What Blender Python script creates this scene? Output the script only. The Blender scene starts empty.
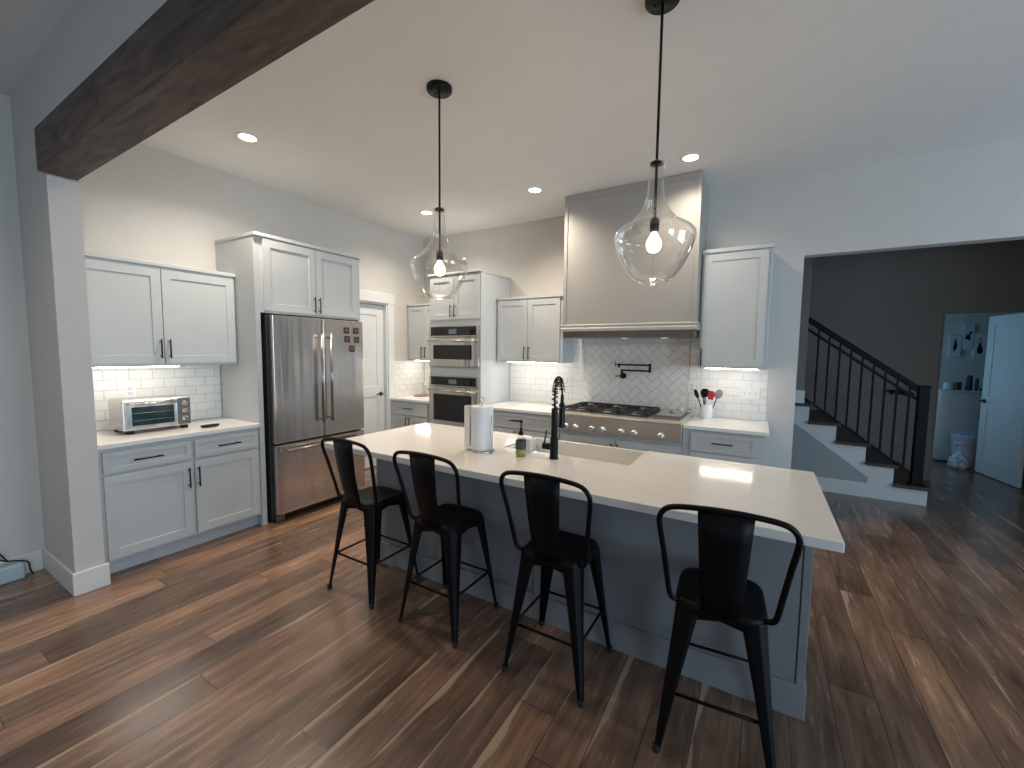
import bpy, bmesh, math, random
from mathutils import Vector, Matrix
random.seed(7)
sc = bpy.context.scene
C = sc.collection
PI = math.pi
CEIL = 3.17
WX, WY = -4.33, 4.69          # left wall face, back wall face

# ------------------------------------------------------------------ camera
yaw, pitch, roll, fpx = .53816, -.07745, .011253, 418.388
F = Vector((-math.sin(yaw)*math.cos(pitch), math.cos(yaw)*math.cos(pitch), math.sin(pitch)))
R0 = Vector((math.cos(yaw), math.sin(yaw), 0)); U0 = R0.cross(F)
R1 = R0*math.cos(roll) + U0*math.sin(roll); U1 = R1.cross(F)
cam = bpy.data.cameras.new('camera'); co = bpy.data.objects.new('camera', cam); C.objects.link(co)
cam.sensor_fit = 'HORIZONTAL'; cam.sensor_width = 36; cam.lens = 36*fpx/1024; cam.clip_start = .05
M4 = Matrix((R1, U1, -F)).transposed().to_4x4(); M4.translation = (0, 0, 1.555)
co.matrix_world = M4
sc.camera = co

# ------------------------------------------------------------------ world, exposure, daylight
w = bpy.data.worlds.new('world'); sc.world = w; w.use_nodes = True
w.node_tree.nodes['Background'].inputs[0].default_value = (.45, .62, .85, 1)
w.node_tree.nodes['Background'].inputs[1].default_value = .5
sc.view_settings.view_transform = 'Standard'; sc.view_settings.look = 'None'
sc.view_settings.exposure = .02; sc.view_settings.gamma = 1; sc.view_settings.use_curve_mapping = False

def area(name, loc, rot, sx, sy, watt, col):
    l = bpy.data.lights.new(name, 'AREA'); l.shape = 'RECTANGLE'; l.size = sx; l.size_y = sy
    l.energy = watt; l.color = col
    o = bpy.data.objects.new(name, l); C.objects.link(o); o.location = loc; o.rotation_euler = rot
    return o
DAY = (.58, .80, 1.0)
# daylight through the rear windows (y = -4.2), the side window (x = 4.8) and the far room's window
area('daylight_rear_left', (-1.9, -4.32, 1.5), (PI/2, 0, 0), 1.5, 1.5, 3, DAY)
area('daylight_rear_right', (1.9, -4.32, 1.4), (PI/2, 0, 0), 2.2, 2.0, 8, DAY)
area('daylight_side', (4.92, -1.2, 1.5), (PI/2+.25, 0, PI/2), 2.0, 1.7, 128, DAY)
area('daylight_added_side', (4.92, 2.3, 1.5), (PI/2+.40, 0, PI/2), 2.0, 1.7, 106, DAY)  # added lamp at an unseen window, brightens the ceiling and wall at right
area('daylight_far_room', (.92, 8.1, 1.5), (PI/2, 0, -PI/2), 1.0, 1.2, 7, (.30, .66, 1.0))
def canlight(x, y, watt=34):
    l = bpy.data.lights.new('can_lamp', 'SPOT'); l.energy = watt; l.color = (1, .865, .71)
    l.spot_size = math.radians(146); l.spot_blend = 1.0; l.shadow_soft_size = .05
    o = bpy.data.objects.new('can_lamp', l); C.objects.link(o); o.location = (x, y, CEIL-.02)

# ------------------------------------------------------------------ materials
def nt(name):
    m = bpy.data.materials.new(name); m.use_nodes = True
    n = m.node_tree; return m, n, n.nodes['Principled BSDF']
def N(n, t, **kw):
    x = n.nodes.new(t)
    for k, v in kw.items(): setattr(x, k, v)
    return x
def mat(name, col, rough=.5, metal=0, var=.04, scale=6, bump=0, bscale=80, coat=0, stretch=(1,1,1), emit=None, es=1, spec=.5):
    m, n, b = nt(name)
    b.inputs['Roughness'].default_value = rough; b.inputs['Metallic'].default_value = metal
    b.inputs['Coat Weight'].default_value = coat; b.inputs['Specular IOR Level'].default_value = spec
    tc = N(n, 'ShaderNodeTexCoord'); mp = N(n, 'ShaderNodeMapping'); mp.inputs['Scale'].default_value = stretch
    n.links.new(tc.outputs['Object'], mp.inputs[0])
    nz = N(n, 'ShaderNodeTexNoise'); nz.inputs['Scale'].default_value = scale; nz.inputs['Detail'].default_value = 3
    n.links.new(mp.outputs[0], nz.inputs[0])
    cr = N(n, 'ShaderNodeValToRGB')
    cr.color_ramp.elements[0].position = .3; cr.color_ramp.elements[1].position = .7
    cr.color_ramp.elements[0].color = (*[c*(1-var) for c in col], 1); cr.color_ramp.elements[1].color = (*[min(1, c*(1+var)) for c in col], 1)
    n.links.new(nz.outputs[0], cr.inputs[0]); n.links.new(cr.outputs[0], b.inputs['Base Color'])
    if bump:
        n2 = N(n, 'ShaderNodeTexNoise'); n2.inputs['Scale'].default_value = bscale; n.links.new(mp.outputs[0], n2.inputs[0])
        bp = N(n, 'ShaderNodeBump'); bp.inputs['Strength'].default_value = bump; bp.inputs['Distance'].default_value = .002
        n.links.new(n2.outputs[0], bp.inputs['Height']); n.links.new(bp.outputs[0], b.inputs['Normal'])
    if emit:
        b.inputs['Emission Color'].default_value = (*emit, 1); b.inputs['Emission Strength'].default_value = es
    return m
def thin_glass(name, tint=(1,1,1), refl=1.0, ior=4, base=.0):
    m = bpy.data.materials.new(name); m.use_nodes = True; n = m.node_tree; n.nodes.clear()
    out = N(n, 'ShaderNodeOutputMaterial'); mx = N(n, 'ShaderNodeMixShader')
    tr = N(n, 'ShaderNodeBsdfTransparent'); tr.inputs[0].default_value = (*tint, 1)
    gl = N(n, 'ShaderNodeBsdfGlossy'); gl.inputs['Roughness'].default_value = .02; gl.inputs[0].default_value = (1, 1, 1, 1)
    lw = N(n, 'ShaderNodeLayerWeight'); lw.inputs[0].default_value = .5
    pw = N(n, 'ShaderNodeMath', operation='POWER'); pw.inputs[1].default_value = ior
    ma = N(n, 'ShaderNodeMath', operation='MULTIPLY_ADD'); ma.inputs[1].default_value = refl; ma.inputs[2].default_value = base
    ma.use_clamp = True
    n.links.new(lw.outputs['Facing'], pw.inputs[0]); n.links.new(pw.outputs[0], ma.inputs[0]); n.links.new(ma.outputs[0], mx.inputs[0])
    n.links.new(tr.outputs[0], mx.inputs[1]); n.links.new(gl.outputs[0], mx.inputs[2]); n.links.new(mx.outputs[0], out.inputs[0])
    return m

WALL = mat('wall_paint', (.62, .60, .57), .75, bump=.15, bscale=220, var=.015)
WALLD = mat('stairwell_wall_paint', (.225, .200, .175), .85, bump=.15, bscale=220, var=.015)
CEILM = mat('ceiling_paint', (.78, .775, .76), .85, bump=.1, bscale=200, var=.01)
TRIM = mat('trim_paint', (.72, .73, .72), .4, var=.01)
CAB = mat('cabinet_paint', (.53, .56, .57), .38, var=.012)
CABI = mat('cabinet_inside_paint', (.60, .61, .60), .5, var=.01)
ISL = mat('island_paint', (.25, .26, .275), .42, var=.02)
HOODM = mat('hood_paint', (.37, .36, .34), .5, var=.012)
QUARTZ = mat('white_quartz', (.80, .775, .74), .10, var=.02, scale=14, spec=.55)
QUARTZB = mat('white_quartz_bright', (.82, .81, .79), .14, var=.02, scale=14)
TILE = mat('glazed_tile', (.80, .79, .77), .16, var=.04, scale=5)
GROUT = mat('grout', (.50, .48, .45), .9)
GROUTD = mat('grey_grout', (.34, .33, .32), .9)
BLACK = mat('black_metal', (.006, .006, .007), .38, metal=.3, var=.1, spec=.35)
BLACKS = mat('black_stool_metal', (.003, .003, .0035), .42, metal=0, var=.1, spec=.17)
IRON = mat('cast_iron', (.018, .018, .019), .55, var=.1, bump=.3, bscale=300)
RUBBER = mat('black_rubber', (.012, .012, .012), .8)
STEEL = mat('stainless_steel', (.66, .63, .60), .24, metal=1, var=.03, scale=3, stretch=(3, 3, .25))
def wavy(m, sc_, strength):
    n = m.node_tree; b = n.nodes['Principled BSDF']; tc = N(n, 'ShaderNodeTexCoord'); mp = N(n, 'ShaderNodeMapping'); mp.inputs['Scale'].default_value = sc_
    nz = N(n, 'ShaderNodeTexNoise'); nz.inputs['Scale'].default_value = 1; nz.inputs['Detail'].default_value = 1.5; bp = N(n, 'ShaderNodeBump')
    bp.inputs['Strength'].default_value = strength; bp.inputs['Distance'].default_value = .02
    n.links.new(tc.outputs['Object'], mp.inputs[0]); n.links.new(mp.outputs[0], nz.inputs[0]); n.links.new(nz.outputs[0], bp.inputs['Height']); n.links.new(bp.outputs[0], b.inputs['Normal'])
wavy(STEEL, (9, 9, .35), .55)
STEELR = mat('stainless_cooktop', (.74, .70, .66), .40, metal=1, var=.04, scale=3, stretch=(.6, 3, 3))
STEELH = mat('stainless_handle', (.62, .60, .57), .2, metal=1, var=.02)
STEELD = mat('dark_steel', (.22, .21, .20), .3, metal=1, var=.05)
DGLASS = mat('dark_oven_glass', (.008, .009, .010), .07, var=.05, spec=.6)
FRSIDE = mat('fridge_side_black', (.02, .021, .022), .5)
WHITEP = mat('white_plastic', (.80, .80, .79), .35, var=.01)
PLG = mat('greyed_plastic', (.60, .61, .62), .4)
PAPER = mat('paper_towel', (.84, .83, .81), .9, bump=.5, bscale=140, var=.02)
CERAM = mat('white_ceramic', (.82, .82, .81), .18, var=.01)
SINKM = mat('sink_porcelain', (.74, .72, .68), .18, var=.01)
BROWNM = mat('brown_magnet', (.075, .03, .022), .5, var=.2)
PALEM = mat('pale_print', (.42, .33, .28), .5)
RED = mat('red_silicone', (.62, .02, .03), .4)
GREYS = mat('grey_silicone', (.20, .19, .20), .45)
TREAD = mat('stair_tread_wood', (.050, .034, .026), .4, var=.3, scale=9, stretch=(1, 8, 8))
RAILM = mat('stair_rail_black', (.004, .004, .004), .5, spec=.2)
STRW = mat('stair_white_paint', (.62, .64, .64), .5, var=.01)
STRG = mat('stair_side_paint', (.33, .35, .36), .7, var=.02)
CANL = mat('can_lens', (1, .9, .8), .5, emit=(1, .86, .70), es=14)
LED = mat('led_strip', (1, .95, .88), .5, emit=(1, .93, .82), es=50)
HOODL = mat('hood_lamp', (1, .8, .5), .5, emit=(1, .80, .50), es=.8)
BULB = mat('glowing_bulb', (1, .8, .5), .5, emit=(1, .66, .30), es=5)
SCREEN = mat('oven_display', (.1, .12, .15), .3, emit=(.30, .34, .38), es=.10)
GLASSP = thin_glass('pendant_glass', (.975, .975, .965), refl=1.0, ior=2.2, base=.06)
GLASSB = thin_glass('bottle_glass', (.93, .96, .92), refl=.8, ior=3, base=.04)
TOAST = mat('toaster_window', (.02, .045, .05), .08, var=.25, scale=12, spec=.7)
SOAPL = mat('green_soap', (.34, .33, .05), .2)
LABELG = mat('dark_green_label', (.055, .06, .045), .5)
SKINC = mat('blue_print_cloth', (.30, .36, .48), .8, var=.6, scale=30)

def wood_beam():
    m, n, b = nt('stained_beam_wood')
    b.inputs['Roughness'].default_value = .6
    tc = N(n, 'ShaderNodeTexCoord'); mp = N(n, 'ShaderNodeMapping'); mp.inputs['Scale'].default_value = (.9, 6, 6)
    n.links.new(tc.outputs['Object'], mp.inputs[0])
    a = N(n, 'ShaderNodeTexNoise'); a.inputs['Scale'].default_value = 2.2; a.inputs['Detail'].default_value = 6; a.inputs['Distortion'].default_value = 1.6
    n.links.new(mp.outputs[0], a.inputs[0])
    cr = N(n, 'ShaderNodeValToRGB'); e = cr.color_ramp.elements
    e[0].position = .3; e[0].color = (.032, .023, .019, 1); e[1].position = .72; e[1].color = (.150, .110, .092, 1)
    x = e.new(.5); x.color = (.088, .062, .051, 1)
    n.links.new(a.outputs[0], cr.inputs[0]); n.links.new(cr.outputs[0], b.inputs['Base Color'])
    bp = N(n, 'ShaderNodeBump'); bp.inputs['Strength'].default_value = .3; bp.inputs['Distance'].default_value = .004
    n.links.new(a.outputs[0], bp.inputs['Height']); n.links.new(bp.outputs[0], b.inputs['Normal'])
    return m
BEAM = wood_beam()

def plank_floor():
    m, n, b = nt('walnut_plank_floor')
    L = n.links.new
    def mth(op, a, c=None, d=None):
        x = N(n, 'ShaderNodeMath', operation=op)
        for i, v in enumerate((a, c, d)):
            if v is None: continue
            if hasattr(v, 'links'): L(v, x.inputs[i])
            else: x.inputs[i].default_value = v
        return x.outputs[0]
    def wn(dim, v, w_=None):
        x = N(n, 'ShaderNodeTexWhiteNoise', noise_dimensions=dim)
        if dim == '1D': L(v, x.inputs['W'])
        else: L(v, x.inputs['Vector'])
        return x
    def comb(x_, y_, z_):
        c = N(n, 'ShaderNodeCombineXYZ')
        for i, v in enumerate((x_, y_, z_)):
            if hasattr(v, 'links'): L(v, c.inputs[i])
            else: c.inputs[i].default_value = v
        return c.outputs[0]
    g = N(n, 'ShaderNodeNewGeometry'); s = N(n, 'ShaderNodeSeparateXYZ'); L(g.outputs['Position'], s.inputs[0])
    X, Y = s.outputs[0], s.outputs[1]
    W_, L_ = .172, 1.55
    u = mth('DIVIDE', X, W_); ci = mth('FLOOR', u); fu = mth('SUBTRACT', u, ci)
    off = mth('MULTIPLY', wn('1D', ci).outputs[0], 7.3)
    v = mth('ADD', mth('DIVIDE', Y, L_), off); ri = mth('FLOOR', v); fv = mth('SUBTRACT', v, ri)
    idv = comb(ci, ri, 3.0)
    rnd = wn('3D', idv); rv = rnd.outputs['Value']
    sr = N(n, 'ShaderNodeSeparateXYZ'); L(rnd.outputs['Color'], sr.inputs[0])
    # board tone
    cr = N(n, 'ShaderNodeValToRGB'); e = cr.color_ramp.elements
    e[0].position = 0; e[0].color = (0.127, 0.073, 0.047, 1); e[1].position = 1; e[1].color = (0.301, 0.170, 0.102, 1)
    q = e.new(.35); q.color = (0.169, 0.100, 0.068, 1); q = e.new(.7); q.color = (0.216, 0.124, 0.081, 1)
    L(rv, cr.inputs[0])
    # grain
    gv = comb(mth('MULTIPLY', X, 1.0), mth('MULTIPLY', Y, .09), mth('MULTIPLY', rv, 37.0))
    gn = N(n, 'ShaderNodeTexNoise'); gn.inputs['Scale'].default_value = 30; gn.inputs['Detail'].default_value = 7; gn.inputs['Roughness'].default_value = .65
    gn.inputs['Distortion'].default_value = .5
    L(gv, gn.inputs[0])
    gr = N(n, 'ShaderNodeMapRange'); gr.inputs['From Min'].default_value = .3; gr.inputs['From Max'].default_value = .7
    gr.inputs['To Min'].default_value = .52; gr.inputs['To Max'].default_value = 1.42; L(gn.outputs[0], gr.inputs[0])
    # blotches
    bn = N(n, 'ShaderNodeTexNoise'); bn.inputs['Scale'].default_value = 5; bn.inputs['Detail'].default_value = 3
    L(comb(X, mth('MULTIPLY', Y, .35), mth('MULTIPLY', rv, 91.0)), bn.inputs[0])
    br = N(n, 'ShaderNodeMapRange'); br.inputs['From Min'].default_value = .3; br.inputs['From Max'].default_value = .7
    br.inputs['To Min'].default_value = .66; br.inputs['To Max'].default_value = 1.32; L(bn.outputs[0], br.inputs[0])
    tone = mth('MULTIPLY', gr.outputs[0], br.outputs[0])
    mul = N(n, 'ShaderNodeVectorMath', operation='SCALE'); L(cr.outputs[0], mul.inputs[0]); L(tone, mul.inputs['Scale'])
    # sapwood: pale wavy streak along one edge of some boards
    sn = N(n, 'ShaderNodeTexNoise'); sn.inputs['Scale'].default_value = 1.3; sn.inputs['Detail'].default_value = 3
    L(comb(mth('MULTIPLY', ci, 5.1), Y, mth('MULTIPLY', ri, 3.7)), sn.inputs[0])
    wob = mth('MULTIPLY', mth('SUBTRACT', sn.outputs[0], .44), 1.0)
    has = mth('GREATER_THAN', sr.outputs[1], .42)
    edge = mth('SUBTRACT', wob, fu)
    sap = mth('MULTIPLY', mth('SMOOTH_MIN', mth('MAXIMUM', mth('MULTIPLY', edge, 16.0), 0.0), 1.0, .1), has)
    # thin cream streaks inside the board
    tn = N(n, 'ShaderNodeTexNoise'); tn.inputs['Scale'].default_value = 9; tn.inputs['Detail'].default_value = 2
    L(comb(X, mth('MULTIPLY', Y, .045), mth('MULTIPLY', rv, 53.0)), tn.inputs[0])
    st = N(n, 'ShaderNodeMapRange'); st.inputs['From Min'].default_value = .665; st.inputs['From Max'].default_value = .72; L(tn.outputs[0], st.inputs[0])
    sapm = mth('MINIMUM', mth('ADD', mth('MAXIMUM', sap, 0.0), mth('MULTIPLY', st.outputs[0], .32)), 1.0)
    mx = N(n, 'ShaderNodeMix', data_type='RGBA'); L(mth('MULTIPLY', sapm, .80), mx.inputs[0]); L(mul.outputs[0], mx.inputs[6])
    mx.inputs[7].default_value = (.46, .33, .22, 1)
    # seams
    du = mth('MULTIPLY', mth('MINIMUM', fu, mth('SUBTRACT', 1.0, fu)), W_)
    dv = mth('MULTIPLY', mth('MINIMUM', fv, mth('SUBTRACT', 1.0, fv)), L_)
    d = mth('MINIMUM', du, dv)
    sm = N(n, 'ShaderNodeMapRange'); sm.inputs['From Min'].default_value = .0008; sm.inputs['From Max'].default_value = .003
    sm.inputs['To Min'].default_value = .32; L(d, sm.inputs[0])
    fin = N(n, 'ShaderNodeVectorMath', operation='SCALE'); L(mx.outputs[2], fin.inputs[0]); L(sm.outputs[0], fin.inputs['Scale'])
    L(fin.outputs[0], b.inputs['Base Color'])
    rr = N(n, 'ShaderNodeMapRange'); rr.inputs['To Min'].default_value = .20; rr.inputs['To Max'].default_value = .32; L(gn.outputs[0], rr.inputs[0])
    L(rr.outputs[0], b.inputs['Roughness'])
    b.inputs['Coat Weight'].default_value = .40; b.inputs['Coat Roughness'].default_value = .27; b.inputs['Coat IOR'].default_value = 1.5
    hgt = mth('ADD', mth('MULTIPLY', sm.outputs[0], .6), mth('MULTIPLY', gn.outputs[0], .35))
    bp = N(n, 'ShaderNodeBump'); bp.inputs['Strength'].default_value = .25; bp.inputs['Distance'].default_value = .002
    L(hgt, bp.inputs['Height']); L(bp.outputs[0], b.inputs['Normal'])
    return m
FLOOR = plank_floor()

# ------------------------------------------------------------------ mesh helpers
def B(): return bmesh.new()
def box(bm, x0, x1, y0, y1, z0, z1):
    v = [bm.verts.new(p) for p in ((x0,y0,z0),(x1,y0,z0),(x1,y1,z0),(x0,y1,z0),(x0,y0,z1),(x1,y0,z1),(x1,y1,z1),(x0,y1,z1))]
    for f in ((0,3,2,1),(4,5,6,7),(0,1,5,4),(1,2,6,5),(2,3,7,6),(3,0,4,7)): bm.faces.new([v[i] for i in f])
    return bm
def bx(*a): return box(B(), *a)
def lathe(bm, prof, c=(0,0,0), n=32, cap0=True, cap1=True, axis='z'):
    """prof: (radius, height) list turned about an axis through c"""
    def P(r, h, a):
        if axis == 'z': return (c[0]+r*math.cos(a), c[1]+r*math.sin(a), c[2]+h)
        if axis == 'y': return (c[0]+r*math.cos(a), c[1]+h, c[2]-r*math.sin(a))
        return (c[0]+h, c[1]+r*math.cos(a), c[2]+r*math.sin(a))
    rings = [[bm.verts.new(P(r, h, 2*PI*i/n)) for i in range(n)] for r, h in prof]
    for a, b in zip(rings, rings[1:]):
        for i in range(n):
            f = bm.faces.new((a[i], a[(i+1)%n], b[(i+1)%n], b[i])); f.smooth = True
    if cap0: bm.faces.new(rings[0][::-1])
    if cap1: bm.faces.new(rings[-1])
    return bm
def frame_at(d):
    d = d.normalized(); a = Vector((0,0,1)) if abs(d.z) < .9 else Vector((1,0,0))
    s = d.cross(a).normalized(); return s, s.cross(d)
def tube(bm, pts, r, n=10, closed=False):
    pts = [Vector(p) for p in pts]; rings = []
    rs = r if isinstance(r, (list, tuple)) else [r]*len(pts)
    s = None
    for i, p in enumerate(pts):
        if closed: d = pts[(i+1) % len(pts)] - pts[i-1]
        else: d = pts[min(i+1, len(pts)-1)] - pts[max(i-1, 0)]
        d.normalize()
        if s is None: s, t = frame_at(d)
        else:
            s = (s - d*s.dot(d)).normalized(); t = s.cross(d)
        rings.append([bm.verts.new(p + (s*math.cos(2*PI*k/n) + t*math.sin(2*PI*k/n))*rs[i]) for k in range(n)])
    prs = list(zip(rings, rings[1:])) + ([(rings[-1], rings[0])] if closed else [])
    for a, b in prs:
        for i in range(n):
            f = bm.faces.new((a[i], a[(i+1)%n], b[(i+1)%n], b[i])); f.smooth = True
    if not closed: bm.faces.new(rings[0][::-1]); bm.faces.new(rings[-1])
    return bm
def prism(bm, poly, axis, a, b):
    """poly of 2-D points extruded along axis from a to b (x: (y,z), y: (x,z), z: (x,y))"""
    def P(p, h): return {'x': (h, p[0], p[1]), 'y': (p[0], h, p[1]), 'z': (p[0], p[1], h)}[axis]
    A = [bm.verts.new(P(p, a)) for p in poly]; Z = [bm.verts.new(P(p, b)) for p in poly]
    bm.faces.new(A[::-1]); bm.faces.new(Z)
    for i in range(len(poly)):
        j = (i+1) % len(poly); bm.faces.new((A[i], A[j], Z[j], Z[i]))
    return bm
def obj(name, bm, m, parent=None, bevel=0, world=None, kind=None, label=None, seg=2):
    """link bm as one mesh; world = a location to subtract, so geometry given in room coordinates sits under its thing"""
    if world is not None: bmesh.ops.translate(bm, verts=bm.verts, vec=-Vector(world))
    bmesh.ops.recalc_face_normals(bm, faces=bm.faces)
    me = bpy.data.meshes.new(name); bm.to_mesh(me); bm.free(); me.materials.append(m)
    o = bpy.data.objects.new(name, me); C.objects.link(o)
    if parent: o.parent = parent
    elif world is not None: o.location = world
    if bevel:
        b = o.modifiers.new('bevel', 'BEVEL'); b.width = bevel; b.segments = seg; b.limit_method = 'ANGLE'; b.angle_limit = math.radians(40)
    if kind: o['kind'] = kind
    if label: o['label'] = label
    return o
def tag(o, label, cat, group=None):
    o['label'] = label; o['category'] = cat
    if group: o['group'] = group
    return o
def thing(name, label, cat, loc=(0,0,0), rz=0, group=None):
    o = bpy.data.objects.new(name, None); C.objects.link(o); o.location = loc; o.rotation_euler = (0, 0, rz); o.empty_display_size = .1
    return tag(o, label, cat, group)
def struct(name, bm, m, bevel=0, parent=None): return obj(name, bm, m, parent, bevel, kind=None if parent else 'structure')
def copytree(o, parent=None):
    c = o.copy(); C.objects.link(c)
    if parent: c.parent = parent
    for ch in [x for x in sc.objects if x.parent == o and x != c]: copytree(ch, c)
    return c

# ------------------------------------------------------------------ the room shell
struct('floor', bx(-8, 6, -4.4, 10.2, -.12, 0), FLOOR)
struct('ceiling', bx(-4.6, 5.1, -4.4, 4.8, CEIL, CEIL+.12), CEILM)
# left wall: kitchen part with the pantry doorway, and the part nearer than the stub wall
PD0, PD1, PDZ = 3.13, 3.985, 2.17
b_ = B(); box(b_, WX-.14, WX, .80, PD0, 0, CEIL); box(b_, WX-.14, WX, PD1, WY+.13, 0, CEIL); box(b_, WX-.14, WX, PD0, PD1, PDZ, CEIL)
struct('wall_left', b_, WALL)
struct('wall_left_near', bx(-4.42, -4.275, -4.4, .80, 0, CEIL), WALL)
struct('wall_stub', bx(WX+.002, -3.62, .765, .905, 0, 2.549), WALL)
b_ = B(); box(b_, WX+.002, -3.5985, .765, .905, 2.5495, CEIL-.001); box(b_, -3.5985, 4.78, .740, .885, 2.7855, CEIL-.001)
struct('wall_header', b_, WALL)
# back wall with the opening to the stair hall
OX0, OX1, OZ = .28, 3.4, 2.455
b_ = B(); box(b_, WX, OX0, WY, WY+.13, 0, CEIL); box(b_, OX1, 5.0, WY, WY+.13, 0, CEIL); box(b_, OX0, OX1, WY, WY+.13, OZ, CEIL)
struct('wall_back', b_, WALL)
# rear wall and right wall with window openings
b_ = B(); ry0, ry1 = -4.34, -4.2
xs = [-4.42, -2.65, -1.15, .8, 3.0, 5.0]
box(b_, xs[0], xs[1], ry0, ry1, 0, CEIL); box(b_, xs[2], xs[3], ry0, ry1, 0, CEIL); box(b_, xs[4], xs[5], ry0, ry1, 0, CEIL)
box(b_, xs[1], xs[2], ry0, ry1, 0, .75); box(b_, xs[1], xs[2], ry0, ry1, 2.25, CEIL)
box(b_, xs[3], xs[4], ry0, ry1, 0, .4); box(b_, xs[3], xs[4], ry0, ry1, 2.4, CEIL)
struct('wall_rear', b_, WALL)
b_ = B(); box(b_, 4.8, 4.94, -4.2, -2.2, 0, CEIL); box(b_, 4.8, 4.94, -.2, 1.3, 0, CEIL); box(b_, 4.8, 4.94, 3.3, WY, 0, CEIL); box(b_, 4.8, 4.94, 1.3, 3.3, 0, .65); box(b_, 4.8, 4.94, 1.3, 3.3, 2.35, CEIL); box(b_, 4.8, 4.94, -2.2, -.2, 0, .65); box(b_, 4.8, 4.94, -2.2, -.2, 2.35, CEIL)
struct('wall_right', b_, WALL)
def window(i, x0, x1, z0, z1, y, along='x'):
    b = B(); t = .05
    def bb(a0, a1, c0, c1):
        if along == 'x': box(b, a0, a1, y-.03, y+.03, c0, c1)
        else: box(b, y-.03, y+.03, a0, a1, c0, c1)
    bb(x0, x0+t, z0, z1); bb(x1-t, x1, z0, z1); bb(x0+t, x1-t, z0, z0+t); bb(x0+t, x1-t, z1-t, z1)
    m_ = (x0+x1)/2; bb(m_-.02, m_+.02, z0+t, z1-t); h = (z0+z1)/2; bb(x0+t, m_-.02, h-.02, h+.02); bb(m_+.02, x1-t, h-.02, h+.02)
    struct('window_%d' % i, b, TRIM)
window(1, -2.65, -1.15, .75, 2.25, -4.26); window(2, .8, 3.0, .4, 2.4, -4.26); window(3, -2.2, -.2, .65, 2.35, 4.86, 'y'); window(5, 1.3, 3.3, .65, 2.35, 4.86, 'y')  # the farther right-wall window is unseen, added to carry extra daylight

def baseboard(name, segs, h=.135):
    b = B()
    for s in segs: box(b, s[0], s[1], s[2], s[3], 0, h-.008); 
    for s in segs: box(b, s[0]+(.004 if s[4] == 'x' else 0), s[1]-(.004 if s[4] == 'x' else 0), s[2]+(.004 if s[4] == 'y' else 0), s[3]-(.004 if s[4] == 'y' else 0), h-.008, h)
    return struct(name, b, TRIM)
baseboard('baseboard_left_near', [(-4.275, -4.258, -4.2, .748, 'x')], .14)
b_ = B(); prism(b_, [(-4.258, .765), (-4.258, .749), (-3.604, .749), (-3.604, .922), (-3.62, .922), (-3.62, .765)], 'z', 0, .145)
struct('baseboard_stub', b_, TRIM, bevel=.004)
# beam under the header
beam = obj('ceiling_beam', bx(-3.598, 4.75, .725, .890, 2.550, 2.785), BEAM, None, .004, world=(0, .80, 2.55))
tag(beam, 'dark stained wooden box beam running across the room above the stub wall', 'beam')

# pantry door in the left wall
b_ = B()
cw = .105
box(b_, WX, WX+.018, PD1, PD1+cw, 0, PDZ); box(b_, WX, WX+.018, PD0-cw+.06, PD0, 0, PDZ); box(b_, WX, WX+.022, PD0-.05, PD1+cw+.006, PDZ, PDZ+.13)
struct('trim_1', b_, TRIM, bevel=.003)
b_ = B(); box(b_, WX-.14, WX+.001, PD1-.02, PD1+.001, 0, PDZ); box(b_, WX-.14, WX+.001, PD0-.001, PD0+.02, 0, PDZ); box(b_, WX-.14, WX+.001, PD0+.02, PD1-.02, PDZ-.02, PDZ+.001)
struct('trim_2', b_, TRIM)
def panel_door_bm(W, H, panels, T=.036, step=.010, ch=.012):
    """door leaf in x 0..W, front face y=0, back y=T, recessed panels [(x0,x1,z0,z1)]"""
    b = B(); xs_ = sorted({0, W, *[p[0] for p in panels], *[p[1] for p in panels]}); zs = sorted({0, H, *[p[2] for p in panels], *[p[3] for p in panels]})
    for i in range(len(xs_)-1):
        for j in range(len(zs)-1):
            x0, x1, z0, z1 = xs_[i], xs_[i+1], zs[j], zs[j+1]
            inp = any(p[0] <= x0 and x1 <= p[1] and p[2] <= z0 and z1 <= p[3] for p in panels)
            if not inp:
                for y in (0, T): b.faces.new([b.verts.new(q) for q in ((x0,y,z0),(x1,y,z0),(x1,y,z1),(x0,y,z1))])
    for (x0, x1, z0, z1) in panels:
        for y, s in ((0, 1), (T, -1)):
            o_ = [b.verts.new((x, y, z)) for x, z in ((x0,z0),(x1,z0),(x1,z1),(x0,z1))]
            i_ = [b.verts.new((x, y+s*step, z)) for x, z in ((x0+ch*.3,z0+ch*.3),(x1-ch*.3,z0+ch*.3),(x1-ch*.3,z1-ch*.3),(x0+ch*.3,z1-ch*.3))]
            for k in range(4): b.faces.new((o_[k], o_[(k+1)%4], i_[(k+1)%4], i_[k]))
            b.faces.new(i_)
    c = [(0,0),(W,0),(W,H),(0,H)]
    for k in range(4):
        p, q = c[k], c[(k+1)%4]; b.faces.new([b.verts.new(v) for v in ((p[0],0,p[1]),(q[0],0,q[1]),(q[0],T,q[1]),(p[0],T,p[1]))])
    bmesh.ops.remove_doubles(b, verts=b.verts, dist=1e-5)
    return b
def lever(parent, x, z, s=-1, yo=0.0, mt=None):
    b = B(); lathe(b, [(.027, 0), (.027, -.010), (.010, -.012), (.010, -.045)], (x, yo, z), 16, axis='y')
    tube(b, [(x, yo-.045, z), (x+s*.03, yo-.047, z+.003), (x+s*.075, yo-.045, z+.004), (x+s*.105, yo-.042, z-.002)], [.010, .009, .008, .006], 8)
    return obj('door_handle', b, mt or BLACK, parent, label='black lever handle')
PW = PD1-PD0-.046
pd = obj('door_1', panel_door_bm(PW, 2.13, [(.11, PW-.11, 1.07, 2.0), (.11, PW-.11, .22, .93)]), TRIM, kind='structure')
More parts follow.
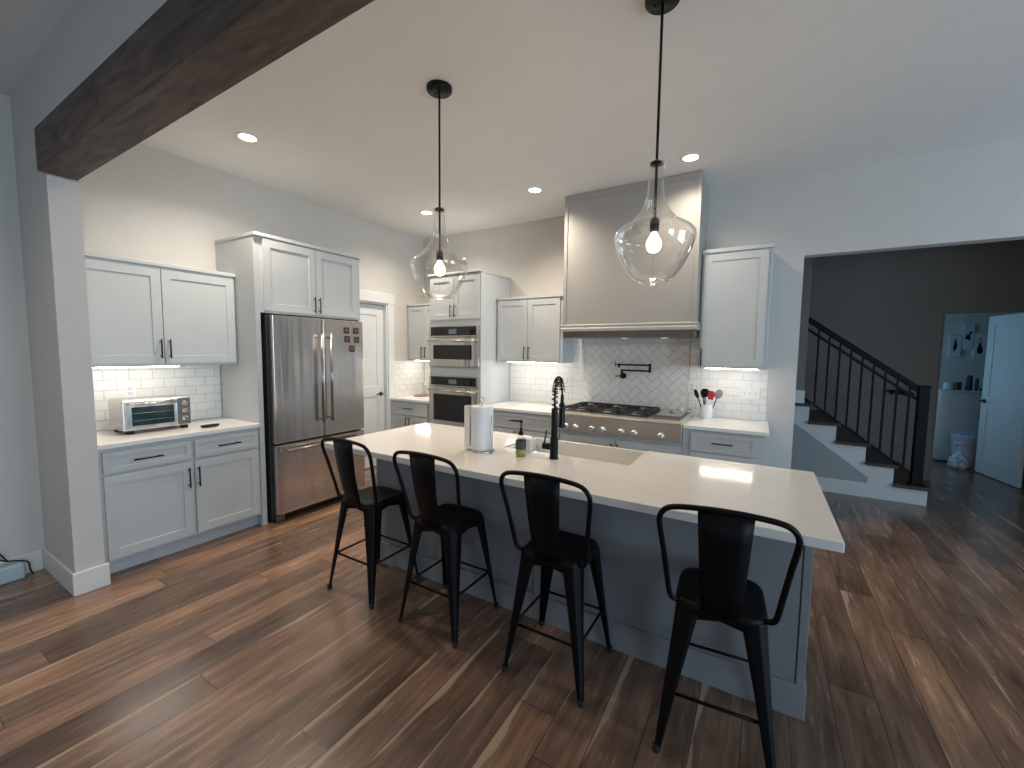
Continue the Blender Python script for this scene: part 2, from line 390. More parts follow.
pd.location = (WX-.055, PD0+.023, .01); pd.rotation_euler = (0, 0, PI/2)
lever(pd, PW-.06, .96, -1)

# ------------------------------------------------------------------ recessed ceiling lights
CANS = [(-3.472, 1.82, 'recessed ceiling light above the toaster oven counter, nearest the dark beam'),
        (-3.469, 3.81, 'recessed ceiling light in the far corner, beside the left pendant'),
        (-2.039, 3.82, 'recessed ceiling light between the two pendants, left of the range hood'),
        (-.59, 3.83, 'recessed ceiling light right of the right pendant, in front of the range hood')]
can0 = None
for i, (x, y, lb) in enumerate(CANS):
    if can0 is None:
        can0 = thing('recessed_light', lb, 'ceiling light', (x, y, CEIL), 0, 'recessed ceiling lights')
        b_ = B(); lathe(b_, [(.058, -.001), (.060, -.006), (.082, -.005), (.086, 0)], n=40, cap0=False, cap1=False); obj('trim_ring', b_, WHITEP, can0)
        b_ = B(); lathe(b_, [(.059, -.004), (.059, -.001)], n=40); obj('lens', b_, CANL, can0)
    else:
        c = copytree(can0); c.location = (x, y, CEIL); c['label'] = lb
    canlight(x, y, (124, 134, 114, 60)[i])

# ------------------------------------------------------------------ pendants
def arc_interp(pts, k=6):
    """Catmull-Rom through 2-D/3-D points"""
    P = [Vector(p) for p in pts]; P = [2*P[0]-P[1]] + P + [2*P[-1]-P[-2]]; out = []
    for i in range(1, len(P)-2):
        for j in range(k):
            t = j/k; a, b, c, d = P[i-1], P[i], P[i+1], P[i+2]
            out.append(.5*((2*b) + (-a+c)*t + (2*a-5*b+4*c-d)*t*t + (-a+3*b-3*c+d)*t**3))
    out.append(P[-2]); return out
def pendant(x, y, lb, first=None):
    if first:
        r = copytree(first); r.location = (x, y, CEIL); r['label'] = lb
    else:
        r = thing('pendant_light', lb, 'pendant lamp', (x, y, CEIL), 0, 'pendants over the island')
        b = B(); lathe(b, [(.0, 0), (.078, 0), (.078, -.018), (.072, -.026), (.0, -.028)], n=40, cap0=False, cap1=False)
        for s in (-1, 1): lathe(b, [(.006, -.026), (.006, -.031), (.0, -.033)], (s*.035, 0, 0), 10, cap1=False)
        obj('canopy', b, BLACK, r)
        b = B(); tube(b, [(0, 0, -.026), (0, 0, -.98)], .0065, 12); obj('rod', b, BLACK, r)
        g = -.73     # top of the glass below the ceiling
        prof = [(.038, g), (.035, g-.03), (.036, g-.10), (.043, g-.16), (.065, g-.215), (.108, g-.262), (.155, g-.292), (.180, g-.318), (.185, g-.340),
                (.180, g-.37), (.167, g-.41), (.149, g-.45), (.125, g-.492), (.096, g-.53), (.074, g-.546)]
        cv = [(p.x, p.y) for p in arc_interp([(a, c, 0) for a, c in prof], 5)]
        b = B(); lathe(b, cv, n=64, cap0=False, cap1=False)
        # rolled lip at the bottom opening
        tube(b, [(.074*math.cos(2*PI*i/64), .074*math.sin(2*PI*i/64), g-.547) for i in range(64)], .0045, 6, True)
        tube(b, [(.037*math.cos(2*PI*i/32), .037*math.sin(2*PI*i/32), g) for i in range(32)], .003, 6, True)
        sh = obj('glass_shade', b, GLASSP, r, label='clear glass jug-shaped shade')
        b = B(); lathe(b, [(.0, g+.010), (.022, g+.008), (.030, g+.002), (.030, g-.006), (.0, g-.006)], n=24, cap0=False, cap1=False); obj('shade_cap', b, BLACK, r)
        b = B(); lathe(b, [(.010, -.975), (.021, -.983), (.022, -1.035), (.018, -1.045)], n=20); obj('socket', b, BLACK, r)
        b = B(); lathe(b, [(.013, -1.040), (.015, -1.052), (.022, -1.064), (.033, -1.084), (.036, -1.102), (.031, -1.122), (.018, -1.135), (.001, -1.139)], n=24); obj('bulb', b, BULB, r, label='glowing warm bulb')
    l = bpy.data.lights.new('pendant_lamp', 'POINT'); l.energy = 7; l.color = (1, .70, .40); l.shadow_soft_size = .03
    o = bpy.data.objects.new('pendant_lamp', l); C.objects.link(o); o.location = (x, y, CEIL-1.165)
    return r
# unseen can, added on the camera's side of the beam to brighten the floor
fl = copytree(can0); fl.location = (-2.7, -.35, CEIL); fl['label'] = 'unseen recessed light added on the near side of the dark beam, brightening the floor'; canlight(-2.7, -.35, 62)
p1 = pendant(-1.79, 2.086, 'left clear glass pendant lamp, hanging over the paper towel end of the island')
pendant(-.470, 2.086, 'right clear glass pendant lamp, hanging in front of the range hood', p1)

# ------------------------------------------------------------------ cabinets
def shaker(W, H, rail=.062, T=.02): return panel_door_bm(W, H, [(rail, W-rail, rail, H-rail)], T, .007, .006)
def pull(parent, x, z, L, vert, y=0.0):
    b = B(); r = .0055
    if vert:
        tube(b, [(x, y-.032, z-L/2), (x, y-.032, z+L/2)], r, 10)
        for s in (-1, 1): tube(b, [(x, y+.001, z+s*(L/2-.02)), (x, y-.032, z+s*(L/2-.02))], .0045, 8)
    else:
        tube(b, [(x-L/2, y-.032, z), (x+L/2, y-.032, z)], r, 10)
        for s in (-1, 1): tube(b, [(x+s*(L/2-.02), y+.001, z), (x+s*(L/2-.02), y-.032, z)], .0045, 8)
    return obj('handle', b, BLACK, parent, label='black bar pull')
def front(parent, kind, x0, x1, z0, z1, h=None, rail=None):
    """a door or drawer front on a cabinet; h = (x, z, length, vertical) of its pull in the cabinet's frame"""
    if rail is None: rail = .062 if kind == 'door' else .034
    o = obj(kind, shaker(x1-x0, z1-z0, rail), CAB, parent); o.location = (x0, -.0205, z0)
    if h: pull(o, h[0]-x0, h[1]-z0, h[2], h[3])
    return o
def carcass(parent, W, D, z0, z1, toe=0, crown=0, m=None):
    zb = z0+toe
    obj('body', bx(0, W, 0, D, zb, z1), m or CAB, parent, .0015)
    if toe: obj('toe_kick', bx(.002, W-.002, .06, .075, z0, zb), m or CAB, parent)
    if crown: obj('top_moulding', bx(-.004, W+.004, -.023, D-.001, z1, z1+crown), m or CAB, parent, .003)
def ledstrip(parent, x0, x1, y, z):
    obj('light_strip', bx(x0, x1, y, y+.018, z-.006, z-.001), LED, parent, label='lit white under-cabinet light strip')
LR = PI/2
# --- left wall base cabinet
cb = thing('base_cabinet', 'pale grey base cabinet with two drawers over two doors, under the toaster oven', 'cabinet', (-3.715, .925, 0), LR)
carcass(cb, 1.025, .605, 0, .880, .105)
front(cb, 'drawer', .020, .518, .715, .855, (.253, .783, .165, False)); front(cb, 'drawer', .542, 1.006, .715, .855, (.775, .783, .165, False))
front(cb, 'door', .020, .520, .125, .695, (.490, .575, .155, True)); front(cb, 'door', .538, 1.006, .125, .695, (.553, .573, .155, True))
ct = obj('countertop', bx(-4.322, -3.686, .908, 1.948, .882, .914), QUARTZB, None, .003, world=(-4.0, 1.43, .882))
tag(ct, 'white quartz countertop under the toaster oven, between the stub wall and the refrigerator panel', 'countertop')
# --- left wall upper cabinet
cu = thing('wall_cabinet', 'pale grey two-door wall cabinet hanging over the toaster oven', 'cabinet', (-4.02, .912, 1.41), LR)
carcass(cu, 1.034, .306, 0, .765, 0, .03)
front(cu, 'door', .030, .502, .022, .745, (.478, .137, .15, True)); front(cu, 'door', .508, 1.022, .022, .745, (.535, .137, .15, True))
ledstrip(cu, .10, .62, .05, 0)
# --- refrigerator surround
cf = thing('refrigerator_cabinet', 'tall pale grey cabinet surround with two doors above the steel refrigerator', 'cabinet', (-3.70, 1.95, 0), LR)
obj('side_panel', bx(0, .042, -.002, .625, 0, 2.50), CAB, cf, .0015); obj('side_panel', bx(1.052, 1.076, -.002, .625, 0, 2.50), CAB, cf, .0015)
obj('body', bx(.043, 1.051, 0, .61, 1.865, 2.50), CAB, cf)
obj('top_moulding', bx(-.004, 1.080, -.024, .625, 2.501, 2.53), CAB, cf, .003)
front(cf, 'door', .070, .553, 1.885, 2.485, (.527, 1.973, .15, True)); front(cf, 'door', .559, 1.036, 1.885, 2.485, (.581, 1.97, .15, True))
# --- corner cabinets
cu2 = thing('wall_cabinet', 'small pale two-door wall cabinet in the corner left of the wall ovens', 'cabinet', (-4.325, 4.36, 1.415), 0)
carcass(cu2, .70, .325, 0, .755, 0, .025)
front(cu2, 'door', .022, .318, .018, .74, (.290, .115, .15, True), .05); front(cu2, 'door', .323, .62, .018, .74, (.352, .115, .15, True), .05)
ledstrip(cu2, .08, .62, .06, 0)
cb2 = thing('base_cabinet', 'small pale base cabinet in the corner, left of the wall ovens', 'cabinet', (-4.325, 4.03, 0), 0)
carcass(cb2, .70, .655, 0, .880, .105)
front(cb2, 'drawer', .022, .672, .70, .86, (.345, .79, .15, False)); front(cb2, 'door', .022, .345, .125, .685, (.318, .60, .15, True)); front(cb2, 'door', .350, .672, .125, .685, (.378, .60, .15, True))
ct = obj('countertop', bx(-4.325, -3.622, 4.0, 4.685, .882, .914), QUARTZB, None, .003, world=(-3.97, 4.34, .882))
tag(ct, 'short white countertop in the corner between the pantry door and the wall ovens', 'countertop')
# --- oven tower
tw = thing('oven_cabinet', 'tall pale cabinet tower holding the two wall ovens, with two doors on top', 'cabinet', (-3.62, 4.03, 0), 0)
b_ = B(); box(b_, 0, .785, .12, .655, .105, 2.47); box(b_, 0, .045, 0, .1195, .105, 2.47); box(b_, .740, .785, 0, .1195, .105, 2.47)
for z0, z1 in ((.105, .60), (1.252, 1.36), (1.862, 2.47)): box(b_, .0455, .7395, 0, .1195, z0, z1)
obj('body', b_, CAB, tw); obj('toe_kick', bx(.002, .783, .06, .075, 0, .105), CAB, tw)
obj('top_moulding', bx(-.006, .791, -.03, .65, 2.471, 2.495), CAB, tw, .003)
front(tw, 'door', .022, .388, 1.935, 2.45, (.362, 2.035, .15, True)); front(tw, 'door', .394, .763, 1.935, 2.45, (.424, 2.035, .15, True))
front(tw, 'drawer', .022, .763, .13, .585, (.392, .5, .15, False))
# --- middle upper and base
cu3 = thing('wall_cabinet', 'pale two-door wall cabinet between the oven tower and the range hood', 'cabinet', (-2.825, 4.36, 1.43), 0)
carcass(cu3, .885, .325, 0, .745, 0, .028)
front(cu3, 'door', .022, .432, .018, .73, (.405, .11, .15, True)); front(cu3, 'door', .438, .850, .018, .73, (.465, .11, .15, True))
ledstrip(cu3, .12, .78, .06, 0)
cb3 = thing('base_cabinet', 'pale base cabinet with a wide drawer, left of the steel range top', 'cabinet', (-2.825, 4.03, 0), 0)
carcass(cb3, 1.005, .655, 0, .880, .105)
front(cb3, 'drawer', .10, .93, .695, .855, (.495, .784, .16, False)); front(cb3, 'door', .10, .51, .125, .68, (.48, .60, .15, True)); front(cb3, 'door', .516, .93, .125, .68, (.546, .60, .15, True))
ct = obj('countertop', bx(-2.828, -1.812, 3.995, 4.685, .882, .914), QUARTZB, None, .003, world=(-2.32, 4.34, .882))
tag(ct, 'white countertop between the wall ovens and the steel range top', 'countertop')
# --- cabinet under the range
cb4 = thing('base_cabinet', 'pale base cabinet with two doors directly under the steel range top', 'cabinet', (-1.808, 4.03, 0), 0)
carcass(cb4, 1.216, .655, 0, .745, .105)
front(cb4, 'door', .022, .602, .125, .70, (.570, .60, .13, True)); front(cb4, 'door', .608, 1.194, .125, .70, (.632, .60, .13, True))
# --- right base and upper
cb5 = thing('base_cabinet', 'pale base cabinet with drawers, right of the range under the utensil crock', 'cabinet', (-.588, 4.03, 0), 0)
carcass(cb5, .645, .655, 0, .880, .105)
front(cb5, 'drawer', .068, .585, .690, .855, (.325, .775, .165, False)); front(cb5, 'drawer', .068, .585, .42, .675, (.325, .56, .165, False)); front(cb5, 'drawer', .068, .585, .13, .405, (.325, .28, .165, False))
ct = obj('countertop', bx(-.586, .078, 3.995, 4.685, .882, .914), QUARTZB, None, .003, world=(-.25, 4.34, .882))
tag(ct, 'white countertop right of the range, ending at the bare wall by the opening', 'countertop')
cu4 = thing('wall_cabinet', 'tall single-door wall cabinet right of the range hood', 'cabinet', (-.53, 4.36, 1.42), 0)
carcass(cu4, .565, .325, 0, 1.065, 0, .033)
front(cu4, 'door', .022, .535, .020, 1.05, (.030, .10, .165, True))
ledstrip(cu4, .06, .50, .06, 0)

# ------------------------------------------------------------------ backsplashes
def subway(b, u0, u1, z0, z1, put, tw_=.152, th=.0765, g=.0018, t=.006):
    """running bond of tiles; put(u, z, d) -> point, d = depth off the wall"""
    rows = int((z1-z0)/th)+1
    for r in range(rows):
        a = z0+r*th; c = min(a+th, z1)
        if c-a < .008: continue
        u = u0-(tw_*.5 if r % 2 else 0)
        while u < u1-.006:
            p, q = max(u, u0), min(u+tw_, u1); u += tw_
            if q-p < .01: continue
            tilepoly(b, [(p+g, a+g), (q-g, a+g), (q-g, c-g), (p+g, c-g)], put, t)
def tilepoly(b, poly, put, t=.006):
    c = (sum(p[0] for p in poly)/len(poly), sum(p[1] for p in poly)/len(poly)); k = .0018
    def ins(p):
        d = Vector((c[0]-p[0], c[1]-p[1])); l = d.length or 1; return (p[0]+d.x/l*k, p[1]+d.y/l*k)
    A = [b.verts.new(put(*p, .001)) for p in poly]; M = [b.verts.new(put(*p, t-.0015)) for p in poly]; Z = [b.verts.new(put(*ins(p), t)) for p in poly]
    n = len(poly)
    for i in range(n):
        j = (i+1) % n; b.faces.new((A[i], A[j], M[j], M[i])); b.faces.new((M[i], M[j], Z[j], Z[i]))
    b.faces.new(Z)
def clip(poly, x0, x1, z0, z1):
    for ax, lim, s in ((0, x0, 1), (0, x1, -1), (1, z0, 1), (1, z1, -1)):
        out = []
        for i in range(len(poly)):
            a, b = poly[i], poly[(i+1) % len(poly)]; ia = s*(a[ax]-lim) >= 0; ib = s*(b[ax]-lim) >= 0
            if ia: out.append(a)
            if ia != ib:
                t = (lim-a[ax])/(b[ax]-a[ax]); out.append((a[0]+t*(b[0]-a[0]), a[1]+t*(b[1]-a[1])))
        poly = out
        if len(poly) < 3: return []
    return poly
def parea(p): return abs(sum(p[i][0]*p[(i+1)%len(p)][1]-p[(i+1)%len(p)][0]*p[i][1] for i in range(len(p))))/2
def grout_tex(m):
    return m
LPUT = lambda u, z, d: (WX+d, u, z)
BPUT = lambda u, z, d: (u, WY-d, z)
def splash(label, put, ranges, herring=None, grout=GROUT):
    lo = ranges[0] if ranges else herring
    if put is LPUT: base = (WX, (ranges[0][0]+ranges[0][1])/2, ranges[0][2])
    else: base = ((lo[0]+lo[1])/2, WY, lo[2])
    t = thing('tile_backsplash', label, 'backsplash', base)
    b = B()
    for (u0, u1, z0, z1) in ranges + ([herring] if herring else []):
        p, q = put(u0, z0, .0015), put(u1, z1, .0045)
        box(b, min(p[0], q[0]), max(p[0], q[0]), min(p[1], q[1]), max(p[1], q[1]), z0, z1)
    obj('grout', b, grout, t, world=base)
    b = B()
    for (u0, u1, z0, z1) in ranges: subway(b, u0, u1, z0, z1, put)
    if herring:
        x0, x1, z0, z1 = herring; bo = .014
        for q in ((x0, x0+bo, z0, z1), (x1-bo, x1, z0, z1), (x0+bo, x1-bo, z1-bo, z1)):
            tilepoly(b, [(q[0], q[2]), (q[1], q[2]), (q[1], q[3]), (q[0], q[3])], put, .009)
        s = .0765; g = .0017; c45 = math.sqrt(.5)
        def rot(p): return ((p[0]-p[1])*c45+(x0+x1)/2, (p[0]+p[1])*c45+z0)
        for i in range(-30, 31):
            for j in range(-30, 31):
                ox, oz = (i+2*j)*s, (i-2*j)*s
                for rc in ((0, 2*s, 0, s), (0, s, s, 3*s)):
                    po = [(ox+rc[0]+g, oz+rc[2]+g), (ox+rc[1]-g, oz+rc[2]+g), (ox+rc[1]-g, oz+rc[3]-g), (ox+rc[0]+g, oz+rc[3]-g)]
                    po = clip([rot(p) for p in po], x0+bo+g, x1-bo-g, z0, z1-bo-g)
                    if len(po) >= 3 and parea(po) > 2e-5: tilepoly(b, po, put)
    obj('tiles', b, TILE, t, world=base, label='glossy white tiles')
    return t
splash('white subway tile backsplash behind the toaster oven', LPUT, [(.908, 1.946, .9145, 1.409)])
splash('smooth white tile backsplash on the side wall beside the pantry door, with an outlet', LPUT, [(4.10, 4.68, .9145, 1.41)])
splash('white subway tile backsplash in the corner left of the wall ovens', BPUT, [(-4.32, -3.625, .9145, 1.41)])
splash('white subway tile backsplash between the wall ovens and the herringbone panel', BPUT, [(-2.83, -1.945, .9145, 1.428), (-1.945, -1.832, .9145, 1.77)])
splash('white herringbone tile backsplash behind the gas cooktop, under the hood', BPUT, [(-1.828, -.652, 1.662, 1.765)], (-1.828, -.652, .9145, 1.660), GROUTD)
splash('white subway tile backsplash behind the utensil crock, right of the herringbone panel', BPUT, [(-.648, -.535, .9145, 1.765), (-.535, .055, .9145, 1.418)])

# ------------------------------------------------------------------ range hood
hd = thing('range_hood', 'tall box-shaped painted range hood rising to the ceiling above the range', 'range hood', (-1.19, 4.40, 1.70))
L0 = (-1.19, 4.40, 1.70); hx0, hx1, hy = -1.848, -.532, 4.125
obj('chimney', bx(hx0+.006, hx1-.006, hy+.008, 4.688, 1.778, CEIL-.002), HOODM, hd, .002, world=L0)
b_ = B(); box(b_, hx0+.003, hx0+.040, hy, hy+.0075, 1.846, CEIL-.003); box(b_, hx1-.040, hx1-.003, hy, hy+.0075, 1.846, CEIL-.003); box(b_, hx0+.0405, hx1-.0405, hy, hy+.0075, 3.11, CEIL-.003)
obj('frame_trim', b_, HOODM, hd, .002, world=L0)
b_ = B(); prism(b_, [(hy-.018, 1.772), (hy-.018, 1.800), (hy-.008, 1.810), (hy-.010, 1.835), (hy+.006, 1.845), (4.685, 1.845), (4.685, 1.772)], 'x', hx0-.012, hx1+.012)
obj('bottom_moulding', b_, HOODM, hd, .002, world=L0)
b_ = B(); prism(b_, [(hy-.008, 1.771), (hy+.000, 1.708), (4.60, 1.708), (4.60, 1.771)], 'x', hx0+.012, hx1-.006)
obj('hood_liner', b_, STEELD, hd, .002, world=L0, label='stainless steel liner edge')
for x in (-1.20, -.80):
    b_ = B(); lathe(b_, [(.026, -.004), (.030, 0)], (x-.05, 4.36, 1.707), 20); obj('hood_lamp', b_, HOODL, hd, world=L0)
b_ = B(); box(b_, -.845, -.815, hy-.013, hy-.006, 1.735, 1.748); obj('button', b_, STEELD, hd, world=L0)

# ------------------------------------------------------------------ refrigerator
FX = -3.605
fr = thing('refrigerator', 'stainless steel french door refrigerator with a bottom freezer drawer', 'refrigerator', (-3.95, 2.53, 0)); L0 = (-3.95, 2.53, 0)
FY0, FYM, FY1 = 2.035, 2.512, 2.985
obj('cabinet', bx(-4.30, FX-.075, FY0-.012, FY1-.005, .03, 1.845), FRSIDE, fr, .004, world=L0, label='black side casing')
def fdoor(name, y0, y1, z0, z1):
    b = B(); d = .010
    prism(b, [(FX-.068, y0), (FX-.012, y0), (FX-.002, y0+.006), (FX, y0+.03), (FX, y1-.03), (FX-.002, y1-.006), (FX-.012, y1), (FX-.068, y1)], 'z', z0, z1)
    return obj(name, b, STEEL, fr, .003, world=L0)
dl = fdoor('door', FY0, FYM-.003, .722, 1.845); dr = fdoor('door', FYM+.003, FY1, .722, 1.845); dz = fdoor('freezer_drawer', FY0, FY1, .085, .705)
FRH = mat('fridge_handle_steel', (.36, .35, .34), .22, metal=1, var=.02)
def bar(parent, p, q, so):
    b = B(); p, q = Vector(p), Vector(q); d = (q-p).normalized()
    tube(b, [p, q], .0125, 14)
    for t_ in (p+d*.03, q-d*.03): tube(b, [t_, t_+Vector(so)], .010, 12)
    return obj('handle', b, FRH, parent, world=L0)
bar(dl, (FX+.055, FYM-.045, .868), (FX+.055, FYM-.045, 1.70), (-.058, 0, 0)); bar(dr, (FX+.055, FYM+.050, .868), (FX+.055, FYM+.050, 1.70), (-.058, 0, 0))
bar(dz, (FX+.055, FY0+.07, .658), (FX+.055, FY1-.07, .658), (-.058, 0, 0))
obj('badge', bx(FX, FX+.002, 2.44, 2.545, .185, .197), STEELH, dz, world=L0)
b_ = B(); box(b_, FX-.10, FX-.05, FY0+.01, FY0+.09, .0, .06); obj('foot', b_, STEELD, fr, .004, world=L0)
b_ = B(); box(b_, FX-.10, FX-.05, FY1-.09, FY1-.01, .0, .06); obj('foot', b_, STEELD, fr, .004, world=L0)
obj('kick_grille', bx(FX-.115, FX-.101, FY0, FY1, .012, .08), RUBBER, fr, world=L0)
mg = [(2.779, 1.747, 'upper left of the five brown square magnets on the refrigerator door'), (2.891, 1.747, 'upper right of the five brown square magnets on the refrigerator door'),
      (2.786, 1.660, 'middle left of the five brown square magnets on the refrigerator door'), (2.899, 1.657, 'middle right of the five brown square magnets on the refrigerator door'),
      (2.840, 1.564, 'lowest single brown square magnet on the refrigerator door')]
m0 = None
for y, z, lb in mg:
    if m0 is None:
        m0 = thing('fridge_magnet', lb, 'magnet', (FX+.0005, y, z), 0, 'brown magnets on the refrigerator')
        obj('tile', bx(0, .005, -.032, .032, -.032, .032), BROWNM, m0, .002)
        b_ = B(); tube(b_, [(.0055, -.014, -.012), (.0055, -.008, .008), (.0055, .006, .012), (.0055, .014, -.002), (.0055, .002, -.012)], .0022, 6); obj('motif', b_, PALEM, m0, label='pale drawn figure')
    else:
        c = copytree(m0); c.location = (FX+.0005, y, z); c['label'] = lb

# ------------------------------------------------------------------ wall ovens
def wall_oven(name, label, z0, z1, pz, win):
    L = (-3.2275, 4.02, z0); t = thing(name, label, 'oven', L); fy = 3.995
    obj('body', bx(-3.57, -2.885, 4.036, 4.148, z0+.004, z1-.004), STEELD, t, world=L)
    obj('control_panel', bx(-3.608, -2.847, fy+.002, 4.028, pz, z1), STEEL, t, .003, world=L)
    obj('control_glass', bx(-3.575, -2.880, fy-.002, fy+.0015, pz+.014, z1-.012), DGLASS, t, .001, world=L)
    obj('display', bx(-3.29, -3.17, fy-.003, fy-.0022, pz+.035, z1-.04), SCREEN, t, world=L)
    d = obj('door', bx(-3.608, -2.847, fy, 4.028, z0, pz-.008), STEEL, t, .003, world=L)
    wz0, wz1 = win
    obj('window', bx(-3.535, -2.945, fy-.0025, fy-.0005, wz0, wz1), DGLASS, d, .001, world=L)
    b = B(); hz = pz-.050
    tube(b, [(-3.585, fy-.045, hz), (-2.870, fy-.045, hz)], .011, 12)
    for x in (-3.56, -2.895): tube(b, [(x, fy-.045, hz), (x, fy, hz)], .009, 10)
    obj('handle', b, STEELH, d, world=L)
    return t
wall_oven('microwave_oven', 'built-in stainless microwave oven, the upper appliance in the oven tower', 1.365, 1.858, 1.725, (1.452, 1.625))
wall_oven('wall_oven', 'built-in stainless wall oven, the lower appliance in the oven tower', .610, 1.248, 1.118, (.69, 1.02))

# ------------------------------------------------------------------ range top
rt = thing('gas_cooktop', 'stainless steel gas cooktop with black grates and front knobs', 'range', (-1.198, 4.3, .75)); L0 = (-1.198, 4.3, .75)
rx0, rx1 = -1.805, -.591; RZ = .940
b_ = B(); prism(b_, [(3.962, .752), (3.950, .760), (3.946, .905), (3.930, .925), (3.934, RZ), (3.975, RZ+.004), (4.672, RZ+.004), (4.672, .752)], 'x', rx0, rx1)
obj('body', b_, STEELR, rt, .002, world=L0)
obj('burner_tray', bx(rx0+.03, -.905, 4.03, 4.60, RZ+.0045, RZ+.007), IRON, rt, world=L0)
kz = .800
kx = [-1.698, -1.598, -1.425, -1.312, -1.130, -1.010, -.768]
k0 = None
for x in kx:
    if k0 is None:
        b_ = B(); lathe(b_, [(.033, 0), (.033, -.008), (.026, -.010), (.024, -.040), (.020, -.043)], n=28, axis='y'); box(b_, -.004, .004, -.052, -.040, -.022, .022)
        k0 = obj('knob', b_, STEELR, rt); k0.location = Vector((x, 3.949, kz))-Vector(L0)
    else:
        c = k0.copy(); C.objects.link(c); c.parent = rt; c.location = Vector((x, 3.949, kz))-Vector(L0)
# three grate sections, each over two burners
GW = (-.905-rx0-.03)/3
for i in range(3):
    gx0 = rx0+.03+i*GW+.004; gx1 = gx0+GW-.008; gy0, gy1 = 4.035, 4.595; gz = RZ+.030; b = B(); t = .006
    for x in (gx0+t, gx1-t): box(b, x-t, x+t, gy0, gy1, gz, gz+.014)
    for y in (gy0+t, (gy0+gy1)/2, gy1-t): box(b, gx0, gx1, y-t, y+t, gz, gz+.0135)
    for cy in (gy0+.14, gy1-.14):
        cx = (gx0+gx1)/2
        for a in range(8):
            an = a*PI/4+PI/8; r1 = .13
            ex = max(gx0+t, min(gx1-t, cx+r1*math.cos(an)*1.4)); ey = max(cy-.13, min(cy+.13, cy+r1*math.sin(an)*1.4))
            tube(b, [(cx+.035*math.cos(an), cy+.035*math.sin(an), gz+.009), (ex, ey, gz+.009)], .0055, 4)
    for x in (gx0+.01, gx1-.01):
        for y in (gy0+.01, gy1-.01): box(b, x-.008, x+.008, y-.008, y+.008, RZ+.007, gz)
    obj('grate', b, IRON, rt, world=L0, label='black cast iron grate')
    for cy in (gy0+.14, gy1-.14):
        b = B(); lathe(b, [(.048, 0), (.050, .008), (.036, .010), (.036, .018), (.030, .020)], ((gx0+gx1)/2, cy, RZ+.0071), 24); obj('burner', b, STEELR, rt, world=L0)
# griddle with its steel cover
b_ = B(); box(b_, -.885, -.615, 4.03, 4.60, RZ+.0045, RZ+.012); obj('griddle', b_, STEELD, rt, .003, world=L0)
gc = obj('griddle_cover', prism(B(), [(4.16, .9545), (4.16, .962), (4.58, .972), (4.60, .9545)], 'x', -.862, -.635), STEEL, None, .003, world=(-.75, 4.37, .9545))
tag(gc, 'flat stainless cover lying on the griddle at the right end of the range top', 'cover')
b_ = B(); tube(b_, [(-.60, 4.60, .985), (-.66, 4.52, .984), (-.72, 4.45, .980)], [.006, .005, .005], 8)
lathe(b_, [(.0, .000), (.028, .004), (.036, .010), (.036, .0115), (.0, .006)], (-.755, 4.40, .970), 20, False, False)
o = obj('spoon_rest', b_, STEELH, None, world=(-.70, 4.45, .97)); tag(o, 'small steel spoon rest on the griddle cover', 'spoon rest')

# ------------------------------------------------------------------ pot filler
pf = thing('pot_filler', 'black folding pot filler tap on the herringbone tiles above the range', 'tap', (-1.335, 4.68, 1.297)); L0 = (-1.335, 4.68, 1.297)
b_ = B(); lathe(b_, [(.034, -.003), (.034, -.012), (.020, -.016), (.020, -.075), (.014, -.080)], (-1.335, 4.684, 1.297), 24, axis='y')
tube(b_, [(-1.335, 4.615, 1.297), (-1.335, 4.615, 1.372)], .013, 12); obj('wall_mount', b_, BLACK, pf, world=L0)
b_ = B(); tube(b_, [(-1.355, 4.615, 1.297), (-1.41, 4.610, 1.295)], .004, 8); obj('lever', b_, BLACK, pf, world=L0)
b_ = B(); tube(b_, [(-1.345, 4.615, 1.362), (-1.025, 4.60, 1.362)], .0095, 12); tube(b_, [(-1.030, 4.60, 1.345), (-1.030, 4.60, 1.440)], .013, 12); obj('lower_arm', b_, BLACK, pf, world=L0)
b_ = B(); tube(b_, [(-1.025, 4.60, 1.425), (-1.36, 4.56, 1.425)], .0095, 12); tube(b_, [(-1.352, 4.561, 1.438), (-1.352, 4.561, 1.395)], .013, 12); obj('spout_arm', b_, BLACK, pf, world=L0)
b_ = B(); tube(b_, [(-1.36, 4.56, 1.425), (-1.395, 4.558, 1.425)], .006, 8); tube(b_, [(-1.395, 4.558, 1.400), (-1.395, 4.558, 1.465)], .004, 8); obj('lever', b_, BLACK, pf, world=L0)

# ------------------------------------------------------------------ outlets and switches
def plate(label, put3, w_, h_, kind, cat='outlet', name='wall_outlet', gang=1):
    """put3 = (location, rz); plate lies in the local xz plane facing -y"""
    loc, rz = put3; t = thing(name, label, cat, loc, rz)
    obj('cover_plate', bx(-w_/2, w_/2, -.006, 0, -h_/2, h_/2), WHITEP, t, .002)
    for g in range(gang):
        cx = (g-(gang-1)/2)*.046
        if kind == 'outlet':
            for z in (-.02, .02): obj('socket', bx(cx-.016, cx+.016, -.008, -.0062, z-.014, z+.014), PLG, t, .003)
        elif kind == 'toggle': obj('toggle', bx(cx-.006, cx+.006, -.014, -.0062, -.010, .012), PLG, t, .001)
        else: obj('rocker', bx(cx-.016, cx+.016, -.009, -.0062, -.033, .033), CERAM, t, .001)
    return t
TY = WY-.0075
plate('white two-socket outlet on the tiles left of the range, behind the black tap', ((-2.02, TY, 1.205), 0), .072, .115, 'outlet')
plate('white outlet plate on the tiles behind the black utensils', ((-.615, TY, 1.205), 0), .072, .115, 'outlet')
plate('wide white plate with three toggle switches on the tiles right of the utensil crock', ((-.088, TY, 1.172), 0), .165, .115, 'toggle', 'light switch', 'light_switch', 3)
plate('white outlet on the subway tiles above the toaster oven', ((WX+.0075, 1.29, 1.207), PI/2), .072, .115, 'outlet')
